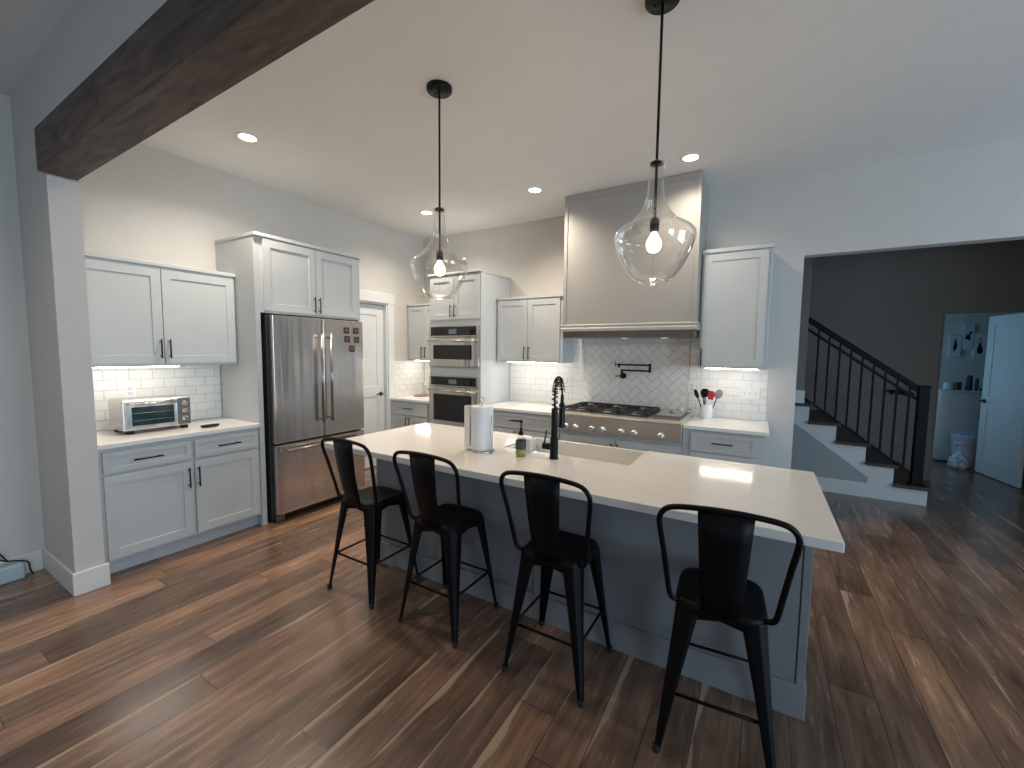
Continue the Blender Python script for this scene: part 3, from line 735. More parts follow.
plate('white outlet on the side wall tiles by the pantry door', ((WX+.0075, 4.42, 1.14), PI/2), .072, .115, 'outlet')
plate('white outlet on the corner tiles beside the wall ovens', ((-4.04, TY, 1.16), 0), .072, .115, 'outlet')

# ------------------------------------------------------------------ island
IX0, IX1, IY0, IY1 = -2.395, .222, 2.086, 2.735
isl = thing('kitchen_island', 'long grey painted island base behind the four black stools', 'island', ((IX0+IX1)/2, 2.4, 0)); L0 = ((IX0+IX1)/2, 2.4, 0)
sx0, sx1, sy0 = -1.475, -.615, 2.365
b_ = B(); box(b_, IX0+.01, IX1-.01, IY0+.012, sy0-.02, .0, .873); box(b_, IX0+.01, sx0-.014, sy0-.02, IY1, 0, .873); box(b_, sx1+.014, IX1-.01, sy0-.02, IY1, 0, .873); box(b_, sx0-.014, sx1+.014, sy0-.02, IY1, 0, .63)
obj('body', b_, ISL, isl, world=L0)
for i, (a, c) in enumerate(((IX0+.034, -1.090), (-1.086, IX1-.036))):
    obj('back_panel', bx(a, c, IY0, IY0+.0115, .005, .872), ISL, isl, .0015, world=L0)
for x0, x1 in ((IX0, IX0+.032), (IX1-.032, IX1)):
    obj('corner_post', bx(x0, x1, IY0-.004, IY0+.030, 0, .873), ISL, isl, .002, world=L0)
b_ = B(); box(b_, IX1-.0095, IX1-.001, IY0+.035, IY1, 0, .872); obj('end_panel', b_, ISL, isl, .001, world=L0)
b_ = B(); box(b_, IX0-.004, IX1+.006, IY0-.014, IY0-.0045, 0, .150); box(b_, IX1-.0005, IX1+.006, IY0-.0045, IY1, 0, .150); obj('baseboard', b_, ISL, isl, .003, world=L0)
# countertop with the notch for the farmhouse sink
b_ = B()
prism(b_, [(-2.565, 1.78), (.274, 1.78), (.274, 2.79), (sx1, 2.79), (sx1, sy0), (sx0, sy0), (sx0, 2.79), (-2.565, 2.79)], 'z', .875, .914)
o = obj('island_countertop', b_, QUARTZ, None, .004, world=(-1.145, 2.28, .875)); tag(o, 'long white quartz island countertop with the sink cut into its far side', 'countertop')
# sink
sk = thing('farmhouse_sink', 'white apron-front sink set into the far side of the island', 'sink', (-1.045, 2.59, .64)); L0 = (-1.045, 2.59, .64)
a0, a1, c0, c1 = sx0+.004, sx1-.004, sy0+.004, 2.825; t_ = .022
b_ = B(); box(b_, a0, a1, c0, c1, .64, .665)
box(b_, a0, a1, c0, c0+t_, .665, .900); box(b_, a0, a1, c1-.028, c1, .665, .902); box(b_, a0, a0+t_, c0+t_, c1-.028, .665, .900); box(b_, a1-t_, a1, c0+t_, c1-.028, .665, .900)
obj('basin', b_, SINKM, sk, .004, world=L0)
b_ = B(); lathe(b_, [(.04, 0), (.044, .002), (.02, .003)], (-1.045, 2.60, .6652), 20); obj('drain', b_, STEELH, sk, world=L0)

# faucet
fc = thing('kitchen_faucet', 'tall black spring-neck faucet standing at the island sink', 'faucet', (-1.051, 2.262, .914)); L0 = (0, 0, 0); bp = Vector((-1.051, 2.262, 0))
def fobj(name, b, **k): return obj(name, b, BLACK, fc, world=(-1.051, 2.262, .914), **k)
b_ = B(); lathe(b_, [(.029, .9145), (.029, .918), (.0245, .924), (.0245, 1.040), (.0195, 1.046), (.0195, 1.215), (.016, 1.225)], bp, 24); fobj('body', b_)
b_ = B(); tube(b_, [bp+Vector((-.02, 0, .985)), bp+Vector((-.072, 0, .985))], [.019, .021], 18); fobj('valve', b_)
b_ = B(); tube(b_, [bp+Vector((-.066, 0, 1.000)), bp+Vector((-.050, 0, 1.083))], [.0055, .004], 8); fobj('lever', b_)
arch = arc_interp([(0, 0, 1.22), (0, 0, 1.30), (-.002, .006, 1.335), (-.008, .040, 1.375), (-.018, .092, 1.388), (-.027, .142, 1.362), (-.031, .172, 1.31), (-.032, .178, 1.27)], 10)
b_ = B(); tube(b_, [bp+p for p in arch], .006, 10); fobj('hose', b_)
# spring coil round the hose
coil = []; tot = len(arch)-1; turns = 15; S = 12
for i in range(turns*S+1):
    f = i/(turns*S)*tot*.86; k = min(int(f), tot-1); p = arch[k].lerp(arch[k+1], f-k); d = (arch[k+1]-arch[k]).normalized()
    e1 = Vector((1, 0, 0)); e1 = (e1-d*e1.dot(d)).normalized(); e2 = d.cross(e1); a = 2*PI*i/S
    coil.append(bp+p+(e1*math.cos(a)+e2*math.sin(a))*.0165)
b_ = B(); tube(b_, coil, .0034, 6); fobj('spring', b_)
b_ = B(); hp = bp+Vector((-.032, .178, 0)); lathe(b_, [(.010, 1.285), (.011, 1.235), (.018, 1.225), (.0195, 1.150), (.022, 1.085), (.024, 1.078), (.021, 1.074)], hp, 20); fobj('spray_head', b_)
b_ = B(); tube(b_, [bp+Vector((0, 0, 1.200)), bp+Vector((-.016, .09, 1.204)), bp+Vector((-.030, .160, 1.205))], .005, 8); fobj('holder_arm', b_)

# soap bottle, sponge holder, paper towels
sb = thing('soap_bottle', 'clear pump bottle of green soap standing beside the sink', 'soap bottle', (-1.252, 2.212, .914)); L0 = (-1.252, 2.212, .914)
b_ = B(); lathe(b_, [(.030, 0), (.033, .004), (.033, .098), (.028, .112), (.013, .128), (.013, .135)], n=28, cap1=False); obj('bottle', b_, GLASSB, sb)
b_ = B(); lathe(b_, [(.029, .0025), (.0315, .006), (.0315, .062), (.001, .062)], n=28); obj('liquid', b_, SOAPL, sb, label='green-yellow liquid soap')
b_ = B(); lathe(b_, [(.0335, .045), (.0335, .098)], n=28, cap0=False, cap1=False); obj('bottle_label', b_, LABELG, sb, label='dark green label')
b_ = B(); lathe(b_, [(.015, .130), (.015, .150), (.009, .153), (.009, .175), (.0045, .177), (.0045, .205), (.009, .207), (.009, .222), (.004, .224)], n=18)
tube(b_, [(0, 0, .215), (-.05, -.004, .217), (-.078, -.006, .212)], [.005, .004, .0035], 8); obj('pump', b_, BLACK, sb)
b_ = B(); box(b_, -1.335, -1.243, 2.318, 2.358, .9145, 1.005); o = obj('sponge_holder', b_, CERAM, None, .006, world=(-1.29, 2.335, .914), seg=3); tag(o, 'small white box-shaped sponge holder behind the soap bottle', 'sponge holder')
pt = thing('paper_towel_holder', 'paper towel roll on an upright wire holder on the island', 'paper towels', (-1.53, 2.19, .914))
b_ = B(); prof = []
n_ = 72
rad = lambda a: .069+.004*math.sin(3*a+.6)+.0025*math.sin(5*a)
rings = []
for z, s in ((.012, .97), (.02, 1), (.10, 1.005), (.20, .998), (.283, 1), (.290, .985)):
    rings.append([b_.verts.new((rad(2*PI*i/n_)*s*math.cos(2*PI*i/n_), rad(2*PI*i/n_)*s*math.sin(2*PI*i/n_), z)) for i in range(n_)])
inner = [[b_.verts.new((.021*math.cos(2*PI*i/n_), .021*math.sin(2*PI*i/n_), z)) for i in range(n_)] for z in (.290, .012)]
seq = rings+inner
for a, c in zip(seq, seq[1:]+seq[:1]):
    for i in range(n_): b_.faces.new((a[i], a[(i+1)%n_], c[(i+1)%n_], c[i])).smooth = True
obj('paper_roll', b_, PAPER, pt)
b_ = B(); sh_ = [(-.073-.004*math.sin(t*3), 0, 0) for t in range(1)]
pts_ = [(-.0700, .03), (-.085, .022), (-.104, .004), (-.112, -.022), (-.100, -.046), (-.076, -.056), (-.052, -.060), (-.052, -.0625), (-.077, -.0595), (-.103, -.049), (-.1155, -.022), (-.107, .007), (-.086, .0255), (-.0700, .034)]
prism(b_, pts_, 'z', .014, .288); obj('loose_sheet', b_, PAPER, pt)
b_ = B(); lathe(b_, [(.082, 0), (.084, .004), (.080, .009), (.02, .011)], n=36); obj('base', b_, STEELH, pt)
b_ = B(); tube(b_, [(0, 0, .01), (0, 0, .315)], .005, 10)
tube(b_, [(.016*math.cos(a), 0, .331+.016*math.sin(a)) for a in [2*PI*i/20 for i in range(20)]], .003, 6, True); obj('post', b_, STEELH, pt)
b_ = B(); tube(b_, [(.082, -.02, .004), (.094, -.02, .03), (.082, -.02, .13), (.088, -.02, .24)], .0028, 8); tube(b_, [(.04, -.01, .005), (.082, -.02, .004)], .003, 6)
lathe(b_, [(.010, 0), (.012, .01), (.006, .02)], (.094, -.02, 0.0), 12); obj('tension_arm', b_, STEELH, pt)

# ------------------------------------------------------------------ utensil crock and utensils
ck = thing('utensil_crock', 'white cylindrical crock holding cooking utensils on the right counter', 'crock', (-.455, 4.53, .914))
b_ = B(); lathe(b_, [(.052, 0), (.056, .004), (.057, .140), (.053, .142), (.050, .138), (.048, .010), (.0, .008)], n=36, cap1=False); obj('pot', b_, CERAM, ck)
def utensil(name, label, base, top, headfn, m, hm=None, cat='utensil'):
    bv, tv = Vector(base), Vector(top); t = thing(name, label, cat, base, 0, 'utensils in the crock')
    b = B(); tube(b, [bv, bv.lerp(tv, .5), tv], [.006, .0055, .005], 8); obj('handle', b, hm or m, t, world=base)
    b = B(); headfn(b, tv, (tv-bv).normalized()); obj('head', b, m, t, world=base)
def oval(rx, rz, ry=.006, tilt=0):
    def f(b, tv, d):
        s = Vector((d.z, 0, -d.x)).normalized() if abs(d.z) > .1 else Vector((1, 0, 0)); n = s.cross(d).normalized(); c = tv+d*rz*.9
        n_, k_ = 20, 8; rings = []
        for i in range(1, k_):
            ph = PI*i/k_; rings.append([b.verts.new(c - d*rz*math.cos(ph) + (s*rx*math.cos(2*PI*j/n_) + n*ry*math.sin(2*PI*j/n_))*math.sin(ph)) for j in range(n_)])
        for a, e in zip(rings, rings[1:]):
            for j in range(n_): b.faces.new((a[j], a[(j+1)%n_], e[(j+1)%n_], e[j])).smooth = True
        b.faces.new(rings[0][::-1]); b.faces.new(rings[-1])
    return f
def blade(w1, w2, h):
    def f(b, tv, d):
        s = Vector((d.z, 0, -d.x)).normalized(); n = s.cross(d).normalized()*.004
        q = [tv-s*w1/2, tv+s*w1/2, tv+d*h*.6+s*w2/2, tv+d*h+s*w2*.35, tv+d*h-s*w2*.45, tv+d*h*.6-s*w2/2]
        A = [b.verts.new(p-n) for p in q]; Z = [b.verts.new(p+n) for p in q]; b.faces.new(A[::-1]); b.faces.new(Z)
        for i in range(6): b.faces.new((A[i], A[(i+1)%6], Z[(i+1)%6], Z[i]))
    return f
cz = .926
utensil('ladle', 'black ladle leaning far left out of the crock', (-.462, 4.500, cz), (-.532, 4.50, 1.115), oval(.020, .050, .02), BLACK)
utensil('cooking_spoon', 'black spoon with a large round head standing upright in the crock', (-.462, 4.54, cz), (-.468, 4.50, 1.130), oval(.042, .047, .010), BLACK)
utensil('slotted_turner', 'black turner standing behind the round black spoon', (-.470, 4.555, cz), (-.488, 4.56, 1.115), blade(.03, .05, .075), BLACK)
utensil('spatula', 'red silicone spatula with a pale handle in the crock', (-.445, 4.51, cz), (-.418, 4.475, 1.110), blade(.045, .062, .088), RED, WHITEP)
utensil('slotted_spoon', 'grey spoon leaning right out of the crock', (-.432, 4.545, cz), (-.368, 4.56, 1.118), oval(.036, .050, .010), GREYS, BLACK)

# ------------------------------------------------------------------ toaster oven and the dark tray beside it
to = thing('toaster_oven', 'stainless steel toaster oven with three knobs on the left counter', 'toaster oven', (-4.085, 1.345, .914), PI/2)
# local frame: x = along the wall (room +y), y = into the wall
b_ = B(); box(b_, -.215, .205, -.125, .150, .022, .252); obj('casing', b_, STEEL, to, .012, seg=3)
d_ = obj('door', bx(-.197, .118, -.142, -.1255, .034, .240), STEEL, to, .004)
obj('window', bx(-.165, .092, -.1445, -.1425, .062, .200), TOAST, d_, .002, label='dark greenish glass window')
b_ = B(); tube(b_, [(-.185, -.172, .224), (.106, -.172, .224)], .009, 12)
for x in (-.165, .088): tube(b_, [(x, -.172, .224), (x, -.142, .224)], .007, 8)
obj('handle', b_, STEELH, d_)
for z_ in (.10, .155):
    b_ = B(); tube(b_, [(-.160, -.1465, z_), (.088, -.1465, z_)], .0016, 5); obj('rack', b_, STEELH, d_)
obj('control_panel', bx(.122, .203, -.139, -.1255, .034, .242), STEELD, to, .003)
for z in (.205, .145, .085):
    b_ = B(); lathe(b_, [(.023, 0), (.023, -.006), (.018, -.008), (.016, -.024), (.012, -.026)], (.163, -.1392, z), 24, axis='y'); obj('knob', b_, STEELH, to)
for x in (-.17, .17):
    for y in (-.10, .12):
        b_ = B(); box(b_, x-.022, x+.022, y-.015, y+.015, 0, .024); obj('foot', b_, RUBBER, to, .003)
for k in range(2):
    b_ = B()
    for i in range(9): box(b_, -.2065, -.2052, -.085+i*.018, -.075+i*.018, .155-.1*k, .215-.1*k)
    obj('vent', b_, STEELD, to)
b_ = B(); lathe(b_, [(.045, 0), (.062, .004), (.070, .018), (.066, .020), (.056, .008), (.0, .006)], n=32, cap1=False)
for v in b_.verts: v.co.x *= .42
o = obj('spoon_rest', b_, RUBBER, None); o.location = (-3.835, 1.635, .9145); tag(o, 'small black dish lying on the counter right of the toaster oven', 'dish')

# things in the corner
b_ = B(); lathe(b_, [(.10, 0), (.108, .008), (.104, .012), (.0, .006)], n=32, cap1=False); o = obj('serving_tray', b_, mat('copper_brown', (.30, .14, .09), .4), None); o.location = (-4.12, 4.40, .9145); tag(o, 'round brown tray lying on the corner counter', 'tray')
b_ = B(); lathe(b_, [(.036, 0), (.040, .004), (.040, .12), (.030, .14), (.030, .155)], n=28, cap1=False); gj = thing('glass_jar', 'clear glass jar with a steel lid standing on the corner tray', 'jar', (-4.08, 4.43, .9215)); obj('jar_body', b_, GLASSB, gj)
b_ = B(); lathe(b_, [(.032, .155), (.032, .170), (.010, .172), (.010, .182)], n=20); obj('lid', b_, STEELH, gj)

# ------------------------------------------------------------------ stools
def superell(s, r, n=48, p=5):
    out = []
    for i in range(n):
        a = 2*PI*i/n; c, d = math.cos(a), math.sin(a)
        k = (abs(c)**p + abs(d)**p)**(-1/p); out.append((s*c*k, s*d*k))
    return out
def make_stool(label):
    t = thing('bar_stool', label, 'bar stool', (0, 0, 0), 0, 'black metal stools along the island')
    # seat: pressed sheet with a turned-down rim
    b = B(); rings = []
    for s, z in ((.02, .600), (.07, .600), (.115, .603), (.140, .608), (.150, .607), (.156, .600), (.158, .588), (.162, .572), (.159, .571), (.154, .586), (.148, .597), (.02, .594)):
        rings.append([b.verts.new((x, y, z)) for x, y in superell(s, 0)])
    for a, c in zip(rings, rings[1:]):
        for i in range(48): b.faces.new((a[i], a[(i+1)%48], c[(i+1)%48], c[i])).smooth = True
    b.faces.new(rings[0]); b.faces.new(rings[-1][::-1]); obj('seat', b, BLACKS, t)
    # legs: folded, tapering sheet
    for sx in (-1, 1):
        for sy in (-1, 1):
            b = B(); d = Vector((sx, sy, 0)).normalized(); s = Vector((-sy*sx*sx, sx, 0)).normalized(); s = Vector((-d.y, d.x, 0))
            rings = []
            for f, wd in ((0, .112), (.12, .098), (.5, .066), (1, .034)):
                c = Vector((sx*(.122+.076*f), sy*(.122+.076*f), .588*(1-f)+.018*f))
                q = [c-s*wd/2-d*wd*.22, c-s*wd*.44-d*wd*.02, c-s*wd*.18+d*wd*.22, c+s*wd*.18+d*wd*.22, c+s*wd*.44-d*wd*.02, c+s*wd/2-d*wd*.22, c+s*wd*.30-d*wd*.16, c+d*wd*.10, c-s*wd*.30-d*wd*.16]
                rings.append([b.verts.new(p) for p in q])
            for a, c in zip(rings, rings[1:]):
                for i in range(9): b.faces.new((a[i], a[(i+1)%9], c[(i+1)%9], c[i]))
            b.faces.new(rings[0][::-1]); b.faces.new(rings[-1])
            lg = obj('leg', b, BLACKS, t, .003)
            b = B(); c = Vector((sx*.199, sy*.199, 0)); lathe(b, [(.013, 0), (.0145, .004), (.0145, .026), (.012, .030)], c, 14); obj('rubber_foot', b, RUBBER, lg)
    # stretchers between the legs, and braces under the seat
    f = 1-(.235-.018)/(.57); e = .122+.076*f-.004
    for p, q in (((-e, -e), (e, -e)), ((e, -e), (e, e)), ((e, e), (-e, e)), ((-e, e), (-e, -e))):
        b = B(); tube(b, [(p[0], p[1], .235), (q[0], q[1], .235)], .0065, 8); obj('stretcher', b, BLACKS, t)
    e = .136
    for p, q in (((-e, -e), (e, -e)), ((e, -e), (e, e)), ((e, e), (-e, e)), ((-e, e), (-e, -e))):
        b = B(); mid = ((p[0]+q[0])/2, (p[1]+q[1])/2); dd = Vector((q[0]-p[0], q[1]-p[1], 0)).normalized(); nn = Vector((-dd.y, dd.x, 0))*.0015
        a = [Vector((p[0], p[1], .585)), Vector((q[0], q[1], .585)), Vector((q[0], q[1], .535))-dd*.035, Vector((mid[0], mid[1], .556)), Vector((p[0], p[1], .535))+dd*.035]
        A = [b.verts.new(v-nn) for v in a]; Z = [b.verts.new(v+nn) for v in a]; b.faces.new(A[::-1]); b.faces.new(Z)
        for i in range(5): b.faces.new((A[i], A[(i+1)%5], Z[(i+1)%5], Z[i]))
        obj('apron', b, BLACKS, t)
    # back hoop
    half = [(.148, -.118, .592), (.168, -.128, .600), (.180, -.136, .625), (.190, -.152, .70), (.205, -.180, .82), (.218, -.205, .915), (.216, -.216, .955), (.196, -.224, .985), (.16, -.229, 1.000), (.08, -.236, 1.010), (0, -.238, 1.013)]
    hoop = half + [(-x, y, z) for x, y, z in half[::-1][1:]]
    b = B(); tube(b, arc_interp(hoop, 4), .0105, 10); obj('back_hoop', b, BLACKS, t)
    # splat
    b = B(); fr_, bk = [], []
    for f in (0, .25, .5, .75, 1):
        z = .585+(1.008-.585)*f; y = -.158-.078*f - .012*math.sin(PI*f); hw = .066+.024*f
        fr_.append([b.verts.new((x*hw, y-.010*(1-x*x)+.006, z)) for x in (-1, -.5, 0, .5, 1)]); bk.append([b.verts.new((x*hw, y-.010*(1-x*x)+.0035, z)) for x in (-1, -.5, 0, .5, 1)])
    for g in (fr_, bk):
        for a, c in zip(g, g[1:]):
            for i in range(4): b.faces.new((a[i], a[i+1], c[i+1], c[i])).smooth = True
    for i in (0, 4):
        for k in range(4): b.faces.new((fr_[k][i], fr_[k+1][i], bk[k+1][i], bk[k][i]))
    for k in (0, 4):
        for i in range(4): b.faces.new((fr_[k][i], fr_[k][i+1], bk[k][i+1], bk[k][i]))
    obj('splat', b, BLACKS, t, label='flat tapering centre slat of the back')
    return t
st = [(-2.155, 1.848, 0, 'black metal bar stool nearest the refrigerator, farthest left of the four'),
      (-1.515, 1.848, 0, 'black metal bar stool near the paper towel roll, second from the refrigerator'),
      (-.810, 1.848, 0, 'black metal bar stool in front of the faucet and sink, third from the refrigerator'),
      (-.100, 1.822, .075, 'black metal bar stool at the right end of the island, nearest the camera')]
s0 = None
for x, y, a, lb in st:
    o = make_stool(lb) if s0 is None else copytree(s0)
    s0 = s0 or o
    o.location = (x, y, 0); o.rotation_euler = (0, 0, a); o['label'] = lb

# ------------------------------------------------------------------ power adapter at the left edge
pa = thing('power_adapter', 'pale grey box with a black cord, on the floor by the baseboard', 'power adapter', (-4.215, .535, 0))
obj('case', bx(-.036, .045, -.22, .12, 0, .115), mat('pale_case', (.45, .52, .56), .4), pa, .018, seg=3)
b_ = B(); tube(b_, arc_interp([(.0, -.06, .118), (.005, .0, .16), (0, .05, .135), (.01, .09, .125), (.03, .132, .105), (.03, .140, .05), (.03, .150, .012)], 6), .005, 8); obj('cord', b_, RUBBER, pa, label='black cord')
b_ = B(); tube(b_, arc_interp([(.0, .05, .135), (-.02, .0, .22), (-.035, -.10, .27), (-.035, -.2, .25)], 6), .005, 8); obj('cord', b_, RUBBER, pa, label='black cord')

# ------------------------------------------------------------------ stair hall
SY0, SY1 = 5.86, 7.08
NX = [1.567, 1.292, 1.050, .780, .520, .258, -.004, -.266]; RISE = .2
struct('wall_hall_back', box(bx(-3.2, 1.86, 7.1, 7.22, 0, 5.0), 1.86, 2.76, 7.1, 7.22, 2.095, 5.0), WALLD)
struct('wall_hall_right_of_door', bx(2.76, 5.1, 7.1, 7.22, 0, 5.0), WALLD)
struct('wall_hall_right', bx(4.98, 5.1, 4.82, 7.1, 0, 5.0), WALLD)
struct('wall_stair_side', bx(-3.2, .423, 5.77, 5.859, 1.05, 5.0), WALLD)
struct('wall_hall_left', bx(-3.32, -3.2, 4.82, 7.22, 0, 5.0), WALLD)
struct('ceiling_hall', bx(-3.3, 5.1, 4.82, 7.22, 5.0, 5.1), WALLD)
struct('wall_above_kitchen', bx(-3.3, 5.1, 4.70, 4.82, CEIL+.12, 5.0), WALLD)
struct('trim_3', bx(.20, .430, 5.755, 5.7695, 1.005, 1.15), TRIM)
s_ = thing('staircase', 'straight staircase with dark wooden treads and white stringer, climbing to the left', 'staircase', (1.5, 6.45, 0)); L0 = (1.5, 6.45, 0)
poly = [(1.537, .0), (1.537, .165)]
for i in range(len(NX)-1):
    poly += [(NX[i+1]-.03, RISE*(i+1)-.035), (NX[i+1]-.03, RISE*(i+2)-.035)]
poly = [(1.537, 0), (1.537, .165)]
for i in range(1, 8): poly += [(NX[i]-.03, .2*i-.035), (NX[i]-.03, .2*(i+1)-.035)]
poly += [(-.6, 1.565), (-.6, 0)]
b_ = B(); prism(b_, poly, 'y', SY0+.012, SY1); obj('riser_body', b_, TREAD, s_, world=L0, label='dark risers and stair body')
# white stringer on the face, with the grey panel below
top = [(1.537, 0), (1.537, .165)]
for i in range(1, 6): top += [(NX[i]-.03, .2*i-.035), (NX[i]-.03, .2*(i+1)-.035)]
low = [(.20, 1.165), (.20, .875), (.344, .765), (1.048, .225), (1.048, .16), (-.2, .16), (-.2, 0)]
b_ = B(); prism(b_, top+[(.2, 1.165)]+low[1:], 'y', SY0, SY0+.0115); obj('stringer', b_, STRW, s_, .001, world=L0, label='white painted stringer and baseboard')
b_ = B(); prism(b_, [(-.6, .16), (1.048, .16), (1.048, .225), (.344, .765), (.2, .875), (-.6, 1.48)], 'y', SY0+.005, SY0+.0113); obj('side_panel', b_, STRG, s_, world=L0, label='grey panel below the stringer')
for i in range(8):
    x1 = NX[i]; x0 = (NX[i+1] if i < 7 else NX[i]-.262)-.03
    b = bx(x0+.001, x1, SY0-.045, SY1, .2*(i+1)-.035, .2*(i+1)) if i < 5 else bx(x0+.001, x1, SY0+.05, SY1, .2*(i+1)-.035, .2*(i+1))
    obj('tread', b, TREAD, s_, .006, world=L0, label='dark wooden tread')
rl = thing('stair_railing', 'black metal stair railing with square newel post and thin balusters', 'railing', (1.447, SY0+.03, .2)); L0 = (1.447, SY0+.03, .2)
ny = SY0+.03
b_ = B(); box(b_, 1.405, 1.490, ny-.042, ny+.042, .215, 1.235); box(b_, 1.385, 1.510, ny-.06, ny+.06, .2005, .2145); box(b_, 1.398, 1.497, ny-.049, ny+.049, 1.2355, 1.252); obj('newel_post', b_, RAILM, rl, .003, world=L0)
sl = .763
zt = lambda x, z0: z0+sl*(1.405-x)
def sloped(x0, x1, z0, th, w_):
    b = B(); prism(b, [(x0, zt(x0, z0)), (x1, zt(x1, z0)), (x1, zt(x1, z0)+th), (x0, zt(x0, z0)+th)], 'y', ny-w_/2, ny+w_/2); return b
obj('handrail', sloped(.427, 1.404, 1.178, .070, .06), RAILM, rl, .006, world=L0)
obj('top_rail', sloped(.427, 1.404, 1.085, .034, .032), RAILM, rl, .002, world=L0)
obj('bottom_rail', sloped(.427, 1.404, .300, .028, .028), RAILM, rl, .002, world=L0)
x = .535
while x < 1.39:
    b_ = bx(x-.009, x+.009, ny-.009, ny+.009, zt(x, .32), zt(x, 1.172)); obj('baluster', b_, RAILM, rl, world=L0); x += .1005
# wall handrail end on the far side
b_ = B(); tube(b_, arc_interp([(1.64, 7.03, 1.070), (1.58, 7.03, 1.085), (1.48, 7.03, 1.105), (1.41, 7.03, 1.10)], 4), .022, 10)
tube(b_, [(1.45, 7.03, 1.10), (1.45, 7.098, 1.06)], .008, 8)
o = obj('wall_handrail', b_, RAILM, None, world=(1.0, 7.05, 1.1)); tag(o, 'short dark rail end fixed to the far hall wall, seen through the stair railing', 'handrail')
struct('baseboard_hall_back', bx(1.50, 1.80, 7.085, 7.0995, 0, .14), WALLD)

# far room seen through the doorway
struct('wall_far_back', bx(.7, 4.6, 8.98, 9.1, 0, 2.75), WALL)
b_ = B(); box(b_, .7, .82, 7.22, 7.55, 0, 2.75); box(b_, .7, .82, 8.65, 8.98, 0, 2.75); box(b_, .7, .82, 7.55, 8.65, 0, .85); box(b_, .7, .82, 7.55, 8.65, 2.15, 2.75)
struct('wall_far_left', b_, WALL)
struct('wall_far_right', bx(4.48, 4.6, 7.22, 8.98, 0, 2.75), WALL)
struct('ceiling_far', bx(.7, 4.6, 7.22, 9.1, 2.75, 2.85), CEILM)
window(4, 7.55, 8.65, .85, 2.15, .76, 'y')
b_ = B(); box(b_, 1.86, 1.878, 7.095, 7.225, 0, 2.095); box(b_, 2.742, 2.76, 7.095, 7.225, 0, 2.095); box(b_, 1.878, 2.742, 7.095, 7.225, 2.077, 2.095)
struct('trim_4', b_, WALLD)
fd = obj('door_2', panel_door_bm(.765, 2.075, [(.12, .645, 1.02, 1.95), (.12, .645, .22, .86)]), TRIM, kind='structure')
# hinged at the right jamb, swung into the far room
fd.location = (2.545, 8.02, .01); fd.rotation_euler = (0, 0, math.radians(-80.5))
lever(fd, .06, .96, 1)
ds = thing('dresser', 'white dresser with a plain side panel standing in the far room behind the open door', 'dresser', (2.6, 8.65, 0))
L0 = (2.6, 8.65, 0)
obj('body', bx(2.285, 2.95, 8.52, 8.92, .02, 1.035), TRIM, ds, .004, world=L0); obj('top', bx(2.265, 2.97, 8.50, 8.93, 1.0355, 1.065), TRIM, ds, .004, world=L0)
for k in range(4):
    d_ = obj('drawer', bx(2.268, 2.2845, 8.53, 8.91, .07+k*.240, .30+k*.240), TRIM, ds, .003, world=L0)
    b_ = B(); tube(b_, [(2.255, 8.64, .18+k*.240), (2.255, 8.80, .18+k*.240)], .006, 8)
    for y in (8.65, 8.79): tube(b_, [(2.255, y, .18+k*.240), (2.268, y, .18+k*.240)], .005, 6)
    obj('handle', b_, BLACK, d_, world=L0)
# pictures
ART = mat('dark_print_ink', (.03, .035, .05), .6)
PICW = mat('picture_paper', (.62, .66, .70), .6)
def picture(label, x0, x1, z0, z1, fig):
    t = thing('wall_picture', label, 'picture', ((x0+x1)/2, 8.979, (z0+z1)/2), 0, 'small pictures over the dresser')
    w_, h_ = (x1-x0)/2, (z1-z0)/2
    obj('canvas', bx(-w_, w_, -.03, 0, -h_, h_), PICW, t, .002)
    b = B()
    for (r, cx, czz) in fig: lathe(b, [(r, 0), (r, -.0015)], (cx, -.0302, czz), 16, axis='y')
    obj('printed_figure', b, ART, t)
picture('small white picture with a slim dark figure, lowest and leftmost above the dresser', 2.44, 2.572, 1.55, 1.87, [(.012, .0, .10), (.014, 0, .075), (.018, 0, .05), (.022, .002, .02), (.024, 0, -.01), (.018, -.004, -.04), (.010, -.004, -.07), (.006, -.004, -.10)])
picture('small white picture with a curled dark figure, the highest one above the dresser', 2.582, 2.700, 1.665, 2.03, [(.016, .02, .07), (.014, .012, .045), (.024, -.005, .015), (.026, -.01, -.01), (.018, .01, -.03), (.008, -.028, .04)])
picture('small white picture with a tall dark figure, nearest the open door', 2.706, 2.835, 1.525, 1.91, [(.012, 0, .10), (.010, 0, .07), (.016, 0, .03), (.02, -.002, 0), (.03, .0, -.035), (.034, .002, -.065), (.03, .002, -.09)])
# things on the dresser
DT = 1.0655
b_ = B(); box(b_, 2.34, 2.415, 8.62, 8.70, DT, DT+.105); o = obj('small_box', b_, mat('pale_box', (.75, .80, .85), .4), None, .02, world=(2.38, 8.66, DT), seg=3); tag(o, 'small rounded white object at the left end of the dresser', 'box')
b_ = B(); lathe(b_, [(.036, 0), (.044, .01), (.045, .11), (.040, .115), (.0, .113)], n=24, cap1=False); o = obj('round_pot', b_, ART, None); o.location = (2.468, 8.60, DT); tag(o, 'dark round pot beside the small white object on the dresser', 'pot')
b_ = B(); lathe(b_, [(.032, 0), (.034, .01), (.034, .19), (.026, .20), (.026, .22), (.0, .222)], n=24, cap1=False); o = obj('dark_bottle', b_, ART, None); o.location = (2.590, 8.60, DT); tag(o, 'tall dark bottle standing in the middle of the dresser', 'bottle')
b_ = B(); lathe(b_, [(.020, 0), (.020, .16), (.012, .18), (.0, .182)], n=20, cap1=False); o = obj('pale_bottle', b_, GREYS, None); o.location = (2.675, 8.62, DT); tag(o, 'slim grey bottle on the dresser nearest the open door', 'bottle')
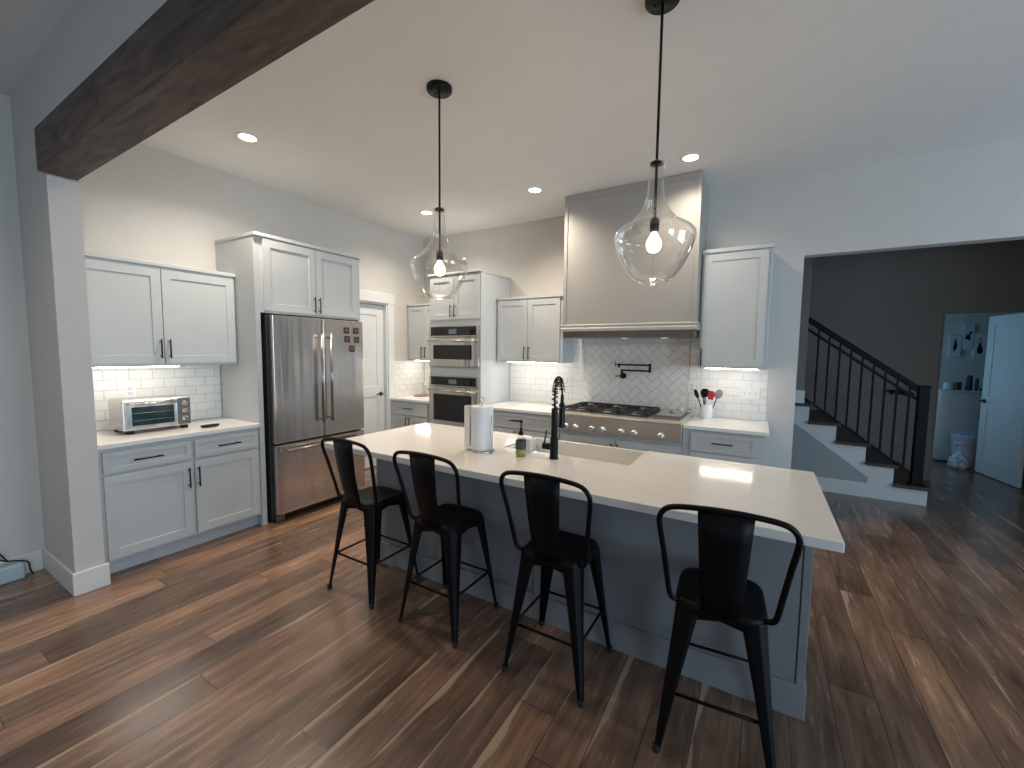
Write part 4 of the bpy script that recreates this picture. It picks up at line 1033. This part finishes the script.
b_ = B(); lathe(b_, [(.05, 0), (.06, .02), (.04, .045), (.0, .05)], n=20, cap1=False); o = obj('small_bowl', b_, ART, None); o.location = (2.76, 8.60, DT); tag(o, 'low dark bowl on the dresser behind the slim grey bottle', 'bowl')
# laundry tub
lb_ = thing('laundry_basket', 'pale grey laundry basket standing on the floor in front of the dresser', 'laundry basket', (2.585, 8.32, 0)); L0 = (2.585, 8.32, 0)
b_ = B(); rings = []
for s, z in ((.80, 0), (.82, .01), (.90, .24), (1.0, .43), (1.04, .44), (1.03, .455), (.97, .44), (.87, .24), (.78, .02)):
    rings.append([b_.verts.new((.215*s*math.cos(2*PI*i/40), .165*s*math.sin(2*PI*i/40), z)) for i in range(40)])
for a, c in zip(rings, rings[1:]):
    for i in range(40): b_.faces.new((a[i], a[(i+1)%40], c[(i+1)%40], c[i])).smooth = True
b_.faces.new(rings[0][::-1]); b_.faces.new(rings[-1]); obj('tub', b_, mat('pale_tub', (.62, .66, .70), .5), lb_)
b_ = B(); rings = []
for s, z in ((.93, .39), (.92, .435), (.80, .46), (.55, .475), (.2, .48)):
    rings.append([b_.verts.new((.205*s*math.cos(2*PI*i/40)*(1+.05*math.sin(5*i)), .155*s*math.sin(2*PI*i/40), z+.012*math.sin(i*.9))) for i in range(40)])
for a, c in zip(rings, rings[1:]):
    for i in range(40): b_.faces.new((a[i], a[(i+1)%40], c[(i+1)%40], c[i])).smooth = True
b_.faces.new(rings[0][::-1]); b_.faces.new(rings[-1]); lo = obj('laundry', b_, SKINC, None); lo.location = L0; tag(lo, 'crumpled clothes heaped in the laundry basket', 'laundry')
b_ = B(); rings = []
for s, z in ((.03, 0), (.10, .0), (.115, .06), (.10, .14), (.05, .20), (.018, .24), (.03, .28), (.055, .33), (.075, .37), (.01, .375)):
    rings.append([b_.verts.new((s*math.cos(2*PI*i/32)*(1+.10*math.sin(4*i*2*PI/32)), .8*s*math.sin(2*PI*i/32), z)) for i in range(32)])
for a, c in zip(rings, rings[1:]):
    for i in range(32): b_.faces.new((a[i], a[(i+1)%32], c[(i+1)%32], c[i])).smooth = True
b_.faces.new(rings[0][::-1]); b_.faces.new(rings[-1]); o = obj('plastic_bag', b_, mat('printed_plastic_bag', (.55, .60, .66), .35, var=.55, scale=22), None); o.location = (2.415, 8.12, 0)
tag(o, 'knotted white plastic bag with blue print, on the floor against the laundry basket', 'bag')
